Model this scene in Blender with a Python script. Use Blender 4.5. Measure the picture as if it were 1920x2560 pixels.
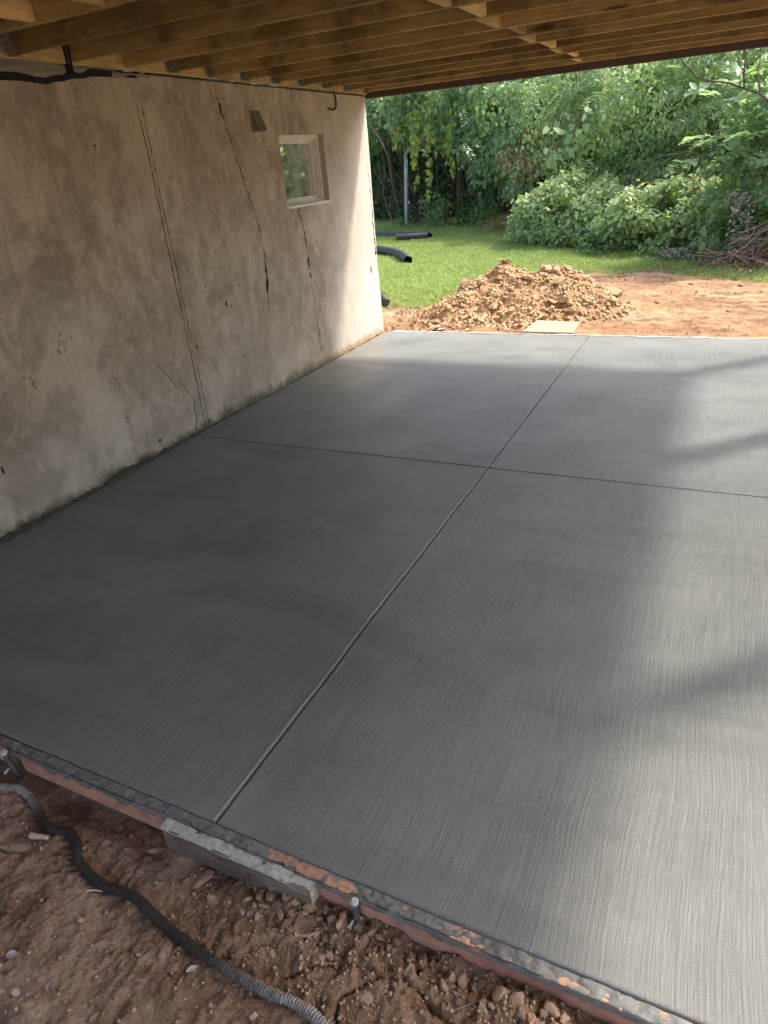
import bpy, bmesh, math, random
import numpy as np
from mathutils import Matrix, Vector

for o in list(bpy.data.objects):
    bpy.data.objects.remove(o, do_unlink=True)
scene = bpy.context.scene
COL = scene.collection
rng = np.random.default_rng(7)
random.seed(7)
R = math.radians

# ------------------------------------------------------------------ camera
CAM_H = 1.716
cam_d = bpy.data.cameras.new('camera')
cam = bpy.data.objects.new('camera', cam_d)
COL.objects.link(cam)
cam.matrix_world = Matrix((( 0.89926132, -0.13315901, 0.41665065, 0.0),
                           ( 0.42942066,  0.44999992, -0.78300573, 0.0),
                           (-0.08322849,  0.88304516, 0.46184875, CAM_H),
                           (0, 0, 0, 1)))
cam_d.sensor_fit = 'HORIZONTAL'
cam_d.sensor_width = 36.0
cam_d.lens = 1651.28 / 1920 * 36.0
cam_d.clip_start = 0.02
cam_d.clip_end = 2000
scene.camera = cam

# ------------------------------------------------------------------ light
SUN = Vector((0.55, 0.50, 1.0)).normalized()        # towards the sun
elev = math.asin(SUN.z)
azim = math.atan2(SUN.x, SUN.y)
world = bpy.data.worlds.new('World')
scene.world = world
world.use_nodes = True
wn = world.node_tree
bg = wn.nodes['Background']
sky = wn.nodes.new('ShaderNodeTexSky')
sky.sky_type = 'NISHITA'
sky.sun_disc = False
sky.sun_elevation = elev
sky.sun_rotation = azim
sky.dust_density = 4.0
sky.ozone_density = 0.6
sky.air_density = 1.0
wn.links.new(sky.outputs[0], bg.inputs[0])
bg.inputs[1].default_value = 0.15
sd = bpy.data.lights.new('sun', 'SUN')
sd.energy = 2.0
sd.angle = R(5.0)
sd.color = (1.0, 0.95, 0.87)
so = bpy.data.objects.new('sun', sd)
COL.objects.link(so)
so.rotation_euler = (-SUN).to_track_quat('-Z', 'Y').to_euler()
so.location = (6, 6, 12)
scene.view_settings.view_transform = 'Standard'
scene.view_settings.look = 'None'
scene.view_settings.gamma = 1
scene.view_settings.use_curve_mapping = False
scene.view_settings.exposure = 1.72
scene.render.engine = 'CYCLES'
scene.cycles.max_bounces = 8
scene.cycles.diffuse_bounces = 5

# ------------------------------------------------------------------ noise
def _hash(ix, iy, iz, s):
    h = (ix.astype(np.int64) * 374761393 + iy.astype(np.int64) * 668265263
         + iz.astype(np.int64) * 2147483647 + s * 1274126177) & 0xFFFFFFFF
    h = ((h ^ (h >> 13)) * 1274126177) & 0xFFFFFFFF
    h = h ^ (h >> 16)
    return (h & 0xFFFF) / 65535.0

def vnoise(x, y, z=0.0, s=0):
    x = np.asarray(x, float); y = np.asarray(y, float) + 0 * x; z = np.asarray(z, float) + 0 * x
    ix, iy, iz = np.floor(x), np.floor(y), np.floor(z)
    fx, fy, fz = x - ix, y - iy, z - iz
    u, v, w = [f * f * (3 - 2 * f) for f in (fx, fy, fz)]
    r = 0
    for a in (0, 1):
        for b in (0, 1):
            for c in (0, 1):
                r = r + _hash(ix + a, iy + b, iz + c, s) * (u if a else 1 - u) * (v if b else 1 - v) * (w if c else 1 - w)
    return r * 2 - 1

def fbm(x, y, z=0.0, octv=4, s=0, gain=0.5):
    r = 0; a = 1.0; f = 1.0
    for i in range(octv):
        r = r + a * vnoise(np.asarray(x) * f, np.asarray(y) * f, np.asarray(z) * f, s + i * 17)
        a *= gain; f *= 2.03
    return r

def sstep(a, b, x):
    t = np.clip((x - a) / (b - a), 0, 1)
    return t * t * (3 - 2 * t)

# ------------------------------------------------------------------ objects
def tag(o, label=None, cat=None, group=None, kind=None):
    if label: o['label'] = label
    if cat: o['category'] = cat
    if group: o['group'] = group
    if kind: o['kind'] = kind
    return o

def empty(name, loc=(0, 0, 0), label=None, cat=None, group=None):
    o = bpy.data.objects.new(name, None)
    o.empty_display_size = 0.1
    COL.objects.link(o)
    o.location = loc
    return tag(o, label, cat, group)

def link(name, me, m=None, parent=None, smooth=False):
    o = bpy.data.objects.new(name, me)
    COL.objects.link(o)
    if m is not None and len(me.materials) == 0:
        me.materials.append(m)
    if parent is not None:
        o.parent = parent
        o.matrix_parent_inverse = Matrix.Translation(-Vector(parent.location)) if parent.type == 'EMPTY' and parent.get('world_parts') else Matrix()
    if smooth:
        me.polygons.foreach_set('use_smooth', [True] * len(me.polygons))
    return o

def np_mesh(name, V, F):
    """V (n,3); F (m,k) index array with k = 3 or 4"""
    V = np.asarray(V, np.float32); F = np.asarray(F, np.int32)
    me = bpy.data.meshes.new(name)
    m, k = F.shape
    me.vertices.add(len(V)); me.vertices.foreach_set('co', V.ravel())
    me.loops.add(m * k); me.loops.foreach_set('vertex_index', F.ravel())
    me.polygons.add(m)
    me.polygons.foreach_set('loop_start', np.arange(0, m * k, k, dtype=np.int32))
    me.polygons.foreach_set('loop_total', np.full(m, k, np.int32))
    me.update(calc_edges=True)
    return me

def grid_faces(nu, nv, keep=None):
    i, j = np.meshgrid(np.arange(nu - 1), np.arange(nv - 1), indexing='ij')
    a = i * nv + j
    F = np.stack([a, a + nv, a + nv + 1, a + 1], -1).reshape(-1, 4)
    if keep is not None:
        F = F[keep.ravel()]
    return F

class MB:
    """collects boxes, tubes and prisms into one mesh"""
    def __init__(s): s.v = []; s.f = []
    def add(s, v, f):
        n = len(s.v); s.v += [tuple(p) for p in v]; s.f += [tuple(i + n for i in q) for q in f]
        return s
    def box(s, x0, x1, y0, y1, z0, z1):
        v = [(x, y, z) for x in (x0, x1) for y in (y0, y1) for z in (z0, z1)]
        return s.add(v, [(0, 1, 3, 2), (4, 6, 7, 5), (0, 4, 5, 1), (2, 3, 7, 6), (0, 2, 6, 4), (1, 5, 7, 3)])
    def tube(s, path, rad, seg=6, cap=True):
        path = [Vector(p) for p in path]; n = len(path)
        if not hasattr(rad, '__len__'): rad = [rad] * n
        v = []; f = []
        prev = None
        for i, p in enumerate(path):
            t = (path[min(i + 1, n - 1)] - path[max(i - 1, 0)])
            if t.length < 1e-9: t = Vector((0, 0, 1))
            t.normalize()
            if prev is None:
                a = Vector((0, 0, 1)) if abs(t.z) < 0.9 else Vector((1, 0, 0))
                u = t.cross(a).normalized()
            else:
                u = (prev - t * prev.dot(t))
                u = u.normalized() if u.length > 1e-6 else t.orthogonal().normalized()
            prev = u
            w = t.cross(u)
            for k in range(seg):
                an = 2 * math.pi * k / seg
                v.append(p + (u * math.cos(an) + w * math.sin(an)) * rad[i])
        for i in range(n - 1):
            for k in range(seg):
                a = i * seg + k; b = i * seg + (k + 1) % seg
                f.append((a, b, b + seg, a + seg))
        if cap:
            f.append(tuple(range(seg - 1, -1, -1))); f.append(tuple((n - 1) * seg + k for k in range(seg)))
        return s.add(v, f)
    def mesh(s, name='m'):
        me = bpy.data.meshes.new(name); me.from_pydata(s.v, [], s.f); me.update(); return me
    def build(s, name, m, parent=None, smooth=False, bevel=0):
        me = s.mesh(name)
        if bevel:
            bm = bmesh.new(); bm.from_mesh(me)
            bmesh.ops.recalc_face_normals(bm, faces=bm.faces)
            bmesh.ops.bevel(bm, geom=bm.edges[:], offset=bevel, segments=1, affect='EDGES', profile=0.5)
            bm.to_mesh(me); bm.free()
        return link(name, me, m, parent, smooth)

def spline(pts, n):
    """Catmull-Rom through pts, n samples"""
    P = np.array(pts, float); m = len(P)
    Q = np.vstack([2 * P[0] - P[1], P, 2 * P[-1] - P[-2]])
    t = np.linspace(0, m - 1 - 1e-6, n); i = t.astype(int); u = (t - i)[:, None]
    a, b, c, d = Q[i], Q[i + 1], Q[i + 2], Q[i + 3]
    return 0.5 * (2 * b + (c - a) * u + (2 * a - 5 * b + 4 * c - d) * u**2 + (3 * b - a - 3 * c + d) * u**3)

# ------------------------------------------------------------------ materials
class NT:
    def __init__(s, name):
        s.m = bpy.data.materials.new(name); s.m.use_nodes = True
        s.t = s.m.node_tree; s.p = s.t.nodes['Principled BSDF']; s.out = s.t.nodes['Material Output']
        s.co = s.t.nodes.new('ShaderNodeTexCoord').outputs['Object']
    def n(s, typ, ins=None, **kw):
        nd = s.t.nodes.new('ShaderNode' + typ)
        for k, v in kw.items(): setattr(nd, k, v)
        for k, v in (ins or {}).items():
            if isinstance(v, bpy.types.NodeSocket): s.t.links.new(v, nd.inputs[k])
            else: nd.inputs[k].default_value = v
        return nd
    def map(s, scale, loc=(0, 0, 0), rot=(0, 0, 0), co=None):
        return s.n('Mapping', {'Vector': co or s.co, 'Scale': scale, 'Location': loc, 'Rotation': rot}).outputs[0]
    def noise(s, scale=5, detail=4, rough=0.55, vec=None, dist=0.0):
        return s.n('TexNoise', {'Vector': vec or s.co, 'Scale': scale, 'Detail': detail, 'Roughness': rough, 'Distortion': dist}).outputs['Fac']
    def ramp(s, fac, stops, interp='LINEAR'):
        nd = s.n('ValToRGB', {'Fac': fac}); cr = nd.color_ramp; cr.interpolation = interp
        while len(cr.elements) < len(stops): cr.elements.new(0.5)
        for e, (p, c) in zip(cr.elements, stops):
            e.position = p
            e.color = (*c, 1) if hasattr(c, '__len__') else (c, c, c, 1)
        return nd.outputs[0]
    def mix(s, fac, a, b, mode='MIX'):
        nd = s.n('Mix', data_type='RGBA', blend_type=mode)
        for k, v in ((0, fac), (6, a), (7, b)):
            if isinstance(v, bpy.types.NodeSocket): s.t.links.new(v, nd.inputs[k])
            elif k == 0: nd.inputs[0].default_value = v
            else: nd.inputs[k].default_value = (*v, 1)
        return nd.outputs[2]
    def math(s, op, a, b=0.0, c=0.0, clamp=False):
        nd = s.n('Math', operation=op, use_clamp=clamp)
        for k, v in enumerate((a, b, c)):
            if isinstance(v, bpy.types.NodeSocket): s.t.links.new(v, nd.inputs[k])
            else: nd.inputs[k].default_value = v
        return nd.outputs[0]
    def sep(s, co=None):
        return s.n('SeparateXYZ', {0: co or s.co}).outputs
    def bump(s, h, strength=0.5, dist=0.01, normal=None):
        ins = {'Height': h, 'Strength': strength, 'Distance': dist}
        if normal is not None: ins['Normal'] = normal
        return s.n('Bump', ins).outputs[0]
    def set(s, **kw):
        names = dict(color='Base Color', rough='Roughness', normal='Normal', metal='Metallic', spec='Specular IOR Level')
        for k, v in kw.items():
            i = s.p.inputs[names[k]]
            if isinstance(v, bpy.types.NodeSocket): s.t.links.new(v, i)
            else: i.default_value = (*v, 1) if hasattr(v, '__len__') else v
        return s.m

M = {}
def mat_concrete():
    n = NT('fresh_concrete')
    warp = n.noise(0.7, 2, 0.5)
    x, y, z = n.sep()
    xs = n.math('ADD', x, n.math('MULTIPLY', warp, 0.22))
    v = n.n('CombineXYZ', {0: n.math('MULTIPLY', xs, 150.0), 1: n.math('MULTIPLY', y, 3.2), 2: z}).outputs[0]
    br = n.noise(1.0, 3, 0.65, v)
    v2 = n.n('CombineXYZ', {0: n.math('MULTIPLY', xs, 420.0), 1: n.math('MULTIPLY', y, 16.0), 2: z}).outputs[0]
    br2 = n.noise(1.0, 2, 0.6, v2)
    grain = n.noise(260, 4, 0.75)
    pat = n.ramp(n.noise(1.1, 5, 0.6), [(0.36, 0.0), (0.62, 1.0)])       # where the broom dragged harder
    h = n.math('ADD', n.math('MULTIPLY', br, n.math('MULTIPLY_ADD', pat, 0.7, 0.5)), n.math('MULTIPLY', br2, 0.55))
    h = n.math('ADD', h, n.math('MULTIPLY', grain, 0.85))
    pits = n.ramp(n.n('TexVoronoi', {'Vector': n.map((1, 0.8, 1)), 'Scale': 34.0, 'Randomness': 1.0}).outputs['Distance'], [(0.05, 0.0), (0.11, 1.0)])
    pm = n.ramp(n.noise(1.7, 3), [(0.55, 1.0), (0.68, 0.0)])
    h = n.math('ADD', h, n.math('MULTIPLY', n.math('MAXIMUM', pits, pm), 0.8))
    col = n.ramp(n.noise(0.9, 6, 0.62), [(0.3, (0.122, 0.123, 0.114)), (0.7, (0.205, 0.206, 0.191))])
    col = n.mix(n.ramp(br, [(0.40, 0.0), (0.64, 0.48)]), col, (0.262, 0.264, 0.245))
    col = n.mix(n.ramp(n.noise(14, 4), [(0.5, 0.0), (0.8, 0.35)]), col, (0.13, 0.13, 0.13))
    sm = n.ramp(n.noise(1.0, 4, 0.6, n.map((0.8, 2.4, 1), (2, 7, 0)), 0.8), [(0.50, 0.0), (0.68, 0.55)])   # trowelled, damper passes
    col = n.mix(sm, col, (0.108, 0.110, 0.101))
    fl = n.ramp(n.noise(120, 3, 0.7), [(0.58, 0.0), (0.72, 0.6)])
    col = n.mix(fl, col, (0.30, 0.30, 0.29))
    rg = n.ramp(n.noise(2.0, 4), [(0.3, 0.34), (0.7, 0.52)])
    return n.set(color=col, rough=rg, normal=n.bump(h, 0.72, 0.0034), spec=0.5)
M['concrete'] = mat_concrete()

def mat_slop():
    n = NT('rough_concrete')
    h = n.noise(140, 5, 0.7)
    col = n.ramp(n.noise(30, 5, 0.6), [(0.3, (0.125, 0.125, 0.115)), (0.7, (0.20, 0.20, 0.186))])
    return n.set(color=col, rough=0.6, normal=n.bump(h, 0.6, 0.003))
M['slop'] = mat_slop()

def mat_stucco():
    n = NT('old_stucco')
    x, y, z = n.sep()
    big = n.noise(1.3, 7, 0.62, n.map((1, 1, 0.75)), 0.6)
    streak = n.noise(3.2, 6, 0.65, n.map((1, 1.6, 0.45), (3, 1, 2)), 0.4)
    fine = n.noise(60, 5, 0.7)
    trow = n.noise(6.0, 5, 0.6, n.map((1, 1, 0.6), (9, 4, 1)), 1.2)
    col = n.ramp(big, [(0.32, (0.240, 0.194, 0.146)), (0.47, (0.41, 0.345, 0.273)), (0.62, (0.55, 0.485, 0.40))])
    col = n.mix(n.ramp(streak, [(0.42, 0.0), (0.66, 0.65)]), col, (0.26, 0.22, 0.17))
    col = n.mix(n.ramp(trow, [(0.52, 0.0), (0.70, 0.5)]), col, (0.58, 0.515, 0.43))
    col = n.mix(n.ramp(fine, [(0.45, 0.0), (0.75, 0.22)]), col, (0.22, 0.18, 0.13))
    smu = n.noise(2.6, 6, 0.66, n.map((1, 1, 0.9), (17, 8, 5)), 0.9)
    col = n.mix(n.ramp(smu, [(0.49, 0.0), (0.63, 0.58)]), col, (0.215, 0.188, 0.148))
    mot = n.noise(11, 6, 0.7, n.map((1, 1, 0.7), (1, 2, 3)), 1.5)
    col = n.mix(n.ramp(mot, [(0.50, 0.0), (0.64, 0.40)]), col, (0.58, 0.515, 0.425))
    run = n.noise(9, 5, 0.6, n.map((1, 1.0, 0.10), (4, 2, 1)))
    col = n.mix(n.ramp(run, [(0.56, 0.0), (0.72, 0.3)]), col, (0.235, 0.20, 0.155))
    # damp green-grey zone low on the wall and mud splash along the foot
    wob = n.math('MULTIPLY_ADD', n.noise(2.2, 5, 0.65), 1.1, -0.35)
    low = n.ramp(n.math('ADD', z, n.math('MULTIPLY', wob, -1.4)), [(0.0, 1.0), (1.0, 0.0)])
    col = n.mix(n.math('MULTIPLY', low, 0.35), col, (0.20, 0.175, 0.12))
    foot = n.ramp(n.math('MULTIPLY_ADD', n.noise(7, 6, 0.75), -0.22, n.math('ADD', z, 0.085)), [(0.0, 1.0), (0.06, 0.0)])
    farm = n.math('MULTIPLY_ADD', y, 0.55, -2.9, clamp=True)
    fcol = n.mix(farm, (0.055, 0.058, 0.035), (0.46, 0.23, 0.10))
    sunlit_end = n.math('MULTIPLY', n.math('MULTIPLY_ADD', y, 0.9, n.math('MULTIPLY_ADD', n.noise(1.5, 4), 0.8, -5.55), clamp=True), 0.7)  # wall end near the corner painted paler, as whitened by the sun
    col = n.mix(sunlit_end, col, (0.62, 0.58, 0.52))
    col = n.mix(n.math('MULTIPLY', foot, 0.8), col, fcol)
    # small pock marks
    sp = n.n('TexVoronoi', {'Vector': n.map((1, 1, 0.6)), 'Scale': 5.0}).outputs['Distance']
    spm = n.math('MULTIPLY', n.ramp(sp, [(0.028, 1.0), (0.045, 0.0)]), n.ramp(n.noise(2.5, 2), [(0.5, 0.0), (0.56, 1.0)]))
    col = n.mix(n.math('MULTIPLY', spm, 0.5), col, (0.05, 0.04, 0.03))
    h = n.math('ADD', n.math('MULTIPLY', trow, 1.0), n.math('MULTIPLY', fine, 0.25))
    h = n.math('ADD', h, n.math('MULTIPLY', n.noise(240, 3, 0.7), 0.1))
    return n.set(color=col, rough=0.93, normal=n.bump(h, 0.6, 0.014), spec=0.2)
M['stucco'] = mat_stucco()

def mat_wood(name, a, b, dark, ax=(1, 14, 14), knots=True, rough=0.75, sc=2.2):
    n = NT(name)
    info = n.n('ObjectInfo').outputs['Random']
    co = n.n('VectorMath', {0: n.co, 1: n.n('CombineXYZ', {0: n.math('MULTIPLY', info, 37.0), 1: n.math('MULTIPLY', info, 11.0), 2: 0.0}).outputs[0]}, operation='ADD').outputs[0]
    g = n.noise(sc, 5, 0.6, n.map(ax, co=co), 1.4)
    g2 = n.noise(sc * 5, 3, 0.6, n.map(ax, co=co), 0.6)
    col = n.ramp(g, [(0.3, a), (0.6, b)])
    col = n.mix(n.ramp(g2, [(0.5, 0.0), (0.75, 0.5)]), col, dark)
    bl = n.noise(2.4, 5, 0.65, co)
    col = n.mix(n.ramp(bl, [(0.48, 0.0), (0.64, 0.7)]), col, dark)
    if knots:
        k = n.n('TexVoronoi', {'Vector': n.map((1.3, 5, 5), co=co), 'Scale': 1.0}).outputs['Distance']
        col = n.mix(n.ramp(k, [(0.07, 0.85), (0.13, 0.0)]), col, (dark[0] * 0.4, dark[1] * 0.35, dark[2] * 0.3))
    tint = n.math('MULTIPLY_ADD', info, 0.6, 0.7)
    col = n.mix(1.0, col, n.n('CombineXYZ', {0: tint, 1: tint, 2: tint}).outputs[0], 'MULTIPLY')
    return n.set(color=col, rough=rough, normal=n.bump(g2, 0.35, 0.002), spec=0.25)
M['joist'] = mat_wood('treated_lumber', (0.23, 0.16, 0.062), (0.36, 0.265, 0.11), (0.095, 0.064, 0.026))
M['board'] = mat_wood('deck_lumber', (0.30, 0.20, 0.09), (0.40, 0.28, 0.13), (0.18, 0.11, 0.05), ax=(14, 1, 14))
M['block'] = mat_wood('blocking_lumber', (0.46, 0.335, 0.14), (0.60, 0.46, 0.22), (0.30, 0.20, 0.08), ax=(14, 1, 14), knots=False)
M['form'] = mat_wood('redwood_form', (0.40, 0.19, 0.13), (0.52, 0.27, 0.19), (0.28, 0.13, 0.088), knots=False, sc=3.0)
M['formtop'] = mat_wood('orange_form_top', (0.44, 0.22, 0.13), (0.55, 0.31, 0.20), (0.32, 0.14, 0.08), knots=False)
def smear(m, col, lo, hi, sc):
    t = m.node_tree; p = t.nodes['Principled BSDF']; src = p.inputs['Base Color'].links[0].from_socket
    tc = t.nodes.new('ShaderNodeTexCoord'); nz = t.nodes.new('ShaderNodeTexNoise'); nz.inputs['Scale'].default_value = sc; nz.inputs['Detail'].default_value = 7; nz.inputs['Roughness'].default_value = 0.7
    t.links.new(tc.outputs['Object'], nz.inputs['Vector'])
    mr = t.nodes.new('ShaderNodeMapRange'); mr.inputs[1].default_value = lo; mr.inputs[2].default_value = hi; t.links.new(nz.outputs['Fac'], mr.inputs[0])
    mx = t.nodes.new('ShaderNodeMix'); mx.data_type = 'RGBA'; mx.inputs[7].default_value = (*col, 1)
    t.links.new(mr.outputs[0], mx.inputs[0]); t.links.new(src, mx.inputs[6]); t.links.new(mx.outputs[2], p.inputs['Base Color'])
smear(M['formtop'], (0.20, 0.195, 0.185), 0.42, 0.62, 26)
smear(M['form'], (0.17, 0.15, 0.135), 0.52, 0.72, 14)
M['scrap'] = mat_wood('weathered_lumber', (0.13, 0.098, 0.072), (0.21, 0.165, 0.125), (0.07, 0.052, 0.038), knots=False, sc=3.0)
M['oldwood'] = mat_wood('old_stick', (0.30, 0.22, 0.15), (0.48, 0.38, 0.28), (0.2, 0.14, 0.09), knots=False)

def mat_simple(name, a, b, scale=20, rough=0.7, bump=0.0, metal=0.0, detail=4, dist=0.004, spec=0.5, stretch=(1, 1, 1)):
    n = NT(name)
    f = n.noise(scale, detail, 0.6, n.map(stretch))
    n.set(color=n.ramp(f, [(0.32, a), (0.68, b)]), rough=rough, metal=metal, spec=spec)
    if bump: n.set(normal=n.bump(f, bump, dist))
    return n.m
M['fascia'] = mat_simple('brown_fascia', (0.075, 0.046, 0.038), (0.10, 0.062, 0.05), 6, 0.55, 0.1)
M['galv'] = mat_simple('galvanised_steel', (0.15, 0.165, 0.17), (0.34, 0.36, 0.37), 50, 0.5, 0.1, 0.6)
M['black'] = mat_simple('black_plastic', (0.012, 0.012, 0.013), (0.025, 0.025, 0.027), 30, 0.42, 0.1)
M['strap_and_shade'] = mat_simple('strap_and_shade_black', (0.006, 0.006, 0.006), (0.014, 0.013, 0.012), 30, 0.9, 0.5)  # near-black for the painted shadow gap; straps and pipe bores share it
M['membrane'] = mat_simple('grey_membrane', (0.13, 0.115, 0.10), (0.26, 0.24, 0.215), 9, 0.8, 0.4, stretch=(1, 0.5, 3))
M['frame'] = mat_simple('beige_window_frame', (0.60, 0.585, 0.53), (0.76, 0.745, 0.69), 14, 0.55, 0.1)
M['hood'] = mat_simple('aged_brown_metal', (0.17, 0.14, 0.115), (0.27, 0.225, 0.185), 28, 0.6, 0.2, 0.25)
M['pipe'] = mat_simple('drain_pipe', (0.014, 0.015, 0.017), (0.035, 0.037, 0.041), 25, 0.38, 0.15)
M['post_metal'] = mat_simple('weathered_zinc', (0.25, 0.28, 0.30), (0.40, 0.43, 0.45), 8, 0.55, 0.1, 0.3)
M['rusty'] = mat_simple('rusty_arm', (0.15, 0.11, 0.085), (0.27, 0.24, 0.22), 9, 0.7, 0.2, 0.2)
M['plywood'] = mat_simple('pale_plywood', (0.30, 0.235, 0.15), (0.43, 0.35, 0.24), 9, 0.85, 0.3, stretch=(1, 7, 1))
M['white_form'] = mat_simple('whitish_edge_strip', (0.55, 0.50, 0.43), (0.72, 0.68, 0.62), 12, 0.8, 0.3)
M['bark'] = mat_simple('grey_brown_bark', (0.045, 0.034, 0.026), (0.13, 0.105, 0.085), 16, 0.9, 0.6, stretch=(1, 1, 0.3))
M['bark_pale'] = mat_simple('pale_dead_and_sunlit_bark', (0.16, 0.125, 0.10), (0.34, 0.28, 0.235), 14, 0.9, 0.5, stretch=(1, 1, 0.3))
M['crack'] = mat_simple('crack_filler_and_bead_shade', (0.016, 0.012, 0.009), (0.05, 0.038, 0.026), 60, 0.95, 0.5)
M['mud'] = mat_simple('dark_mud', (0.022, 0.020, 0.013), (0.065, 0.055, 0.035), 50, 0.95, 0.4)
M['stain'] = mat_simple('faint_mud_mark', (0.13, 0.105, 0.075), (0.24, 0.19, 0.14), 60, 0.95, 0.2)
M['steel'] = mat_simple('dirty_steel', (0.07, 0.06, 0.055), (0.22, 0.21, 0.21), 60, 0.6, 0.3, 0.4)
M['cementdust'] = mat_simple('cement_crust', (0.30, 0.29, 0.255), (0.50, 0.49, 0.445), 60, 0.9, 0.8, dist=0.003)
M['deadleaf'] = mat_simple('bleached_dead_leaf', (0.36, 0.29, 0.25), (0.56, 0.49, 0.45), 30, 0.8, 0.2)
M['browndead'] = mat_simple('brown_dead_leaf', (0.20, 0.11, 0.06), (0.40, 0.25, 0.15), 10, 0.8, 0.2)
M['greydead'] = mat_simple('grey_dead_leaf', (0.24, 0.20, 0.165), (0.42, 0.37, 0.32), 10, 0.8, 0.2)
M['post_wood'] = M['joist']

def mat_soil(name='clay_soil'):
    n = NT(name)
    x, y, z = n.sep()
    f = n.noise(3.0, 8, 0.65); g = n.noise(45, 6, 0.7); l = n.noise(0.8, 4, 0.6, n.map((0.6, 2.2, 1)))
    dry = n.ramp(f, [(0.3, (0.29, 0.16, 0.08)), (0.55, (0.40, 0.24, 0.125)), (0.75, (0.52, 0.36, 0.21))])
    damp = n.ramp(f, [(0.3, (0.105, 0.058, 0.036)), (0.55, (0.19, 0.108, 0.068)), (0.75, (0.27, 0.17, 0.11))])
    dry = n.mix(n.ramp(l, [(0.5, 0.0), (0.64, 0.6)]), dry, (0.66, 0.49, 0.29))
    dry = n.mix(n.ramp(n.noise(1.8, 5, 0.65, n.map((0.5, 2.4, 1), (5, 3, 0))), [(0.52, 0.0), (0.66, 0.6)]), dry, (0.30, 0.16, 0.085))
    under = n.math('LESS_THAN', y, 3.0)                                   # the bed under the deck never dried out
    dampx = n.mix(n.ramp(n.math('MULTIPLY_ADD', x, 0.55, 1.05), [(0.0, 0.0), (1.0, 0.75)]), damp, n.mix(0.5, dry, damp))
    col = n.mix(under, dry, dampx)
    col = n.mix(n.ramp(g, [(0.5, 0.0), (0.72, 0.5)]), col, (0.10, 0.058, 0.034))
    pb = n.n('TexVoronoi', {'Vector': n.co, 'Scale': 60.0}).outputs['Distance']
    pm = n.math('MULTIPLY', n.ramp(pb, [(0.10, 1.0), (0.16, 0.0)]), n.ramp(n.noise(9, 3), [(0.52, 0.0), (0.6, 0.6)]))
    col = n.mix(pm, col, (0.50, 0.40, 0.31))
    h = n.math('ADD', n.noise(30, 7, 0.7), n.math('MULTIPLY', g, 0.5))
    return n.set(color=col, rough=0.95, normal=n.bump(h, 0.7, 0.018), spec=0.15)
M['soil'] = mat_soil()

def mat_ground():
    n = NT('ground_soil_and_turf')
    # same soil plus humus colour under the lawn and the thicket, taken from a vertex attribute
    x, y, z = n.sep()
    at = n.n('Attribute', attribute_name='turf').outputs['Fac']
    f = n.noise(2.2, 8, 0.65); g = n.noise(45, 6, 0.7); l = n.noise(1.0, 5, 0.65, n.map((0.45, 2.6, 1)))
    dry = n.ramp(f, [(0.3, (0.31, 0.155, 0.075)), (0.52, (0.42, 0.235, 0.118)), (0.75, (0.54, 0.36, 0.21))])
    dry = n.mix(n.ramp(l, [(0.50, 0.0), (0.62, 0.7)]), dry, (0.56, 0.41, 0.25))
    dry = n.mix(n.ramp(n.noise(2.6, 6, 0.7, n.map((0.5, 2.4, 1), (5, 3, 0))), [(0.47, 0.0), (0.57, 0.85)]), dry, (0.235, 0.13, 0.075))
    damp = n.ramp(n.noise(5, 8, 0.65), [(0.3, (0.38, 0.235, 0.155)), (0.52, (0.55, 0.355, 0.24)), (0.75, (0.66, 0.48, 0.35))])
    damp = n.mix(n.ramp(n.noise(6, 7, 0.7, None, 0.8), [(0.47, 0.0), (0.62, 0.75)]), damp, (0.20, 0.115, 0.075))
    damp2 = n.mix(0.6, damp, dry)
    dx = n.ramp(n.math('ADD', n.math('MULTIPLY_ADD', x, 0.7, 0.95), n.math('MULTIPLY', n.noise(4, 4), 0.4)), [(0.2, 0.0), (0.8, 1.0)])
    under = n.math('LESS_THAN', y, 3.0)
    col = n.mix(under, dry, n.mix(dx, damp, damp2))
    col = n.mix(n.ramp(g, [(0.5, 0.0), (0.72, 0.5)]), col, (0.10, 0.058, 0.034))
    grit = n.noise(170, 4, 0.75)
    col = n.mix(n.ramp(grit, [(0.50, 0.0), (0.66, 0.6)]), col, n.mix(0.5, col, (0.62, 0.46, 0.33)))
    col = n.mix(n.ramp(grit, [(0.34, 0.7), (0.46, 0.0)]), col, (0.085, 0.05, 0.032))
    pb = n.n('TexVoronoi', {'Vector': n.co, 'Scale': 55.0}).outputs['Distance']
    pm = n.math('MULTIPLY', n.ramp(pb, [(0.10, 1.0), (0.16, 0.0)]), n.ramp(n.noise(9, 3), [(0.52, 0.0), (0.6, 0.6)]))
    col = n.mix(pm, col, (0.50, 0.40, 0.31))
    hum = n.ramp(n.noise(8, 6, 0.7), [(0.3, (0.11, 0.12, 0.04)), (0.7, (0.22, 0.23, 0.085))])
    col = n.mix(at, col, hum)
    h = n.math('ADD', n.noise(60, 8, 0.8), n.math('MULTIPLY', n.noise(240, 5, 0.75), 0.5))
    return n.set(color=col, rough=0.95, normal=n.bump(h, 0.9, 0.012), spec=0.15)
M['ground'] = mat_ground()

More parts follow.
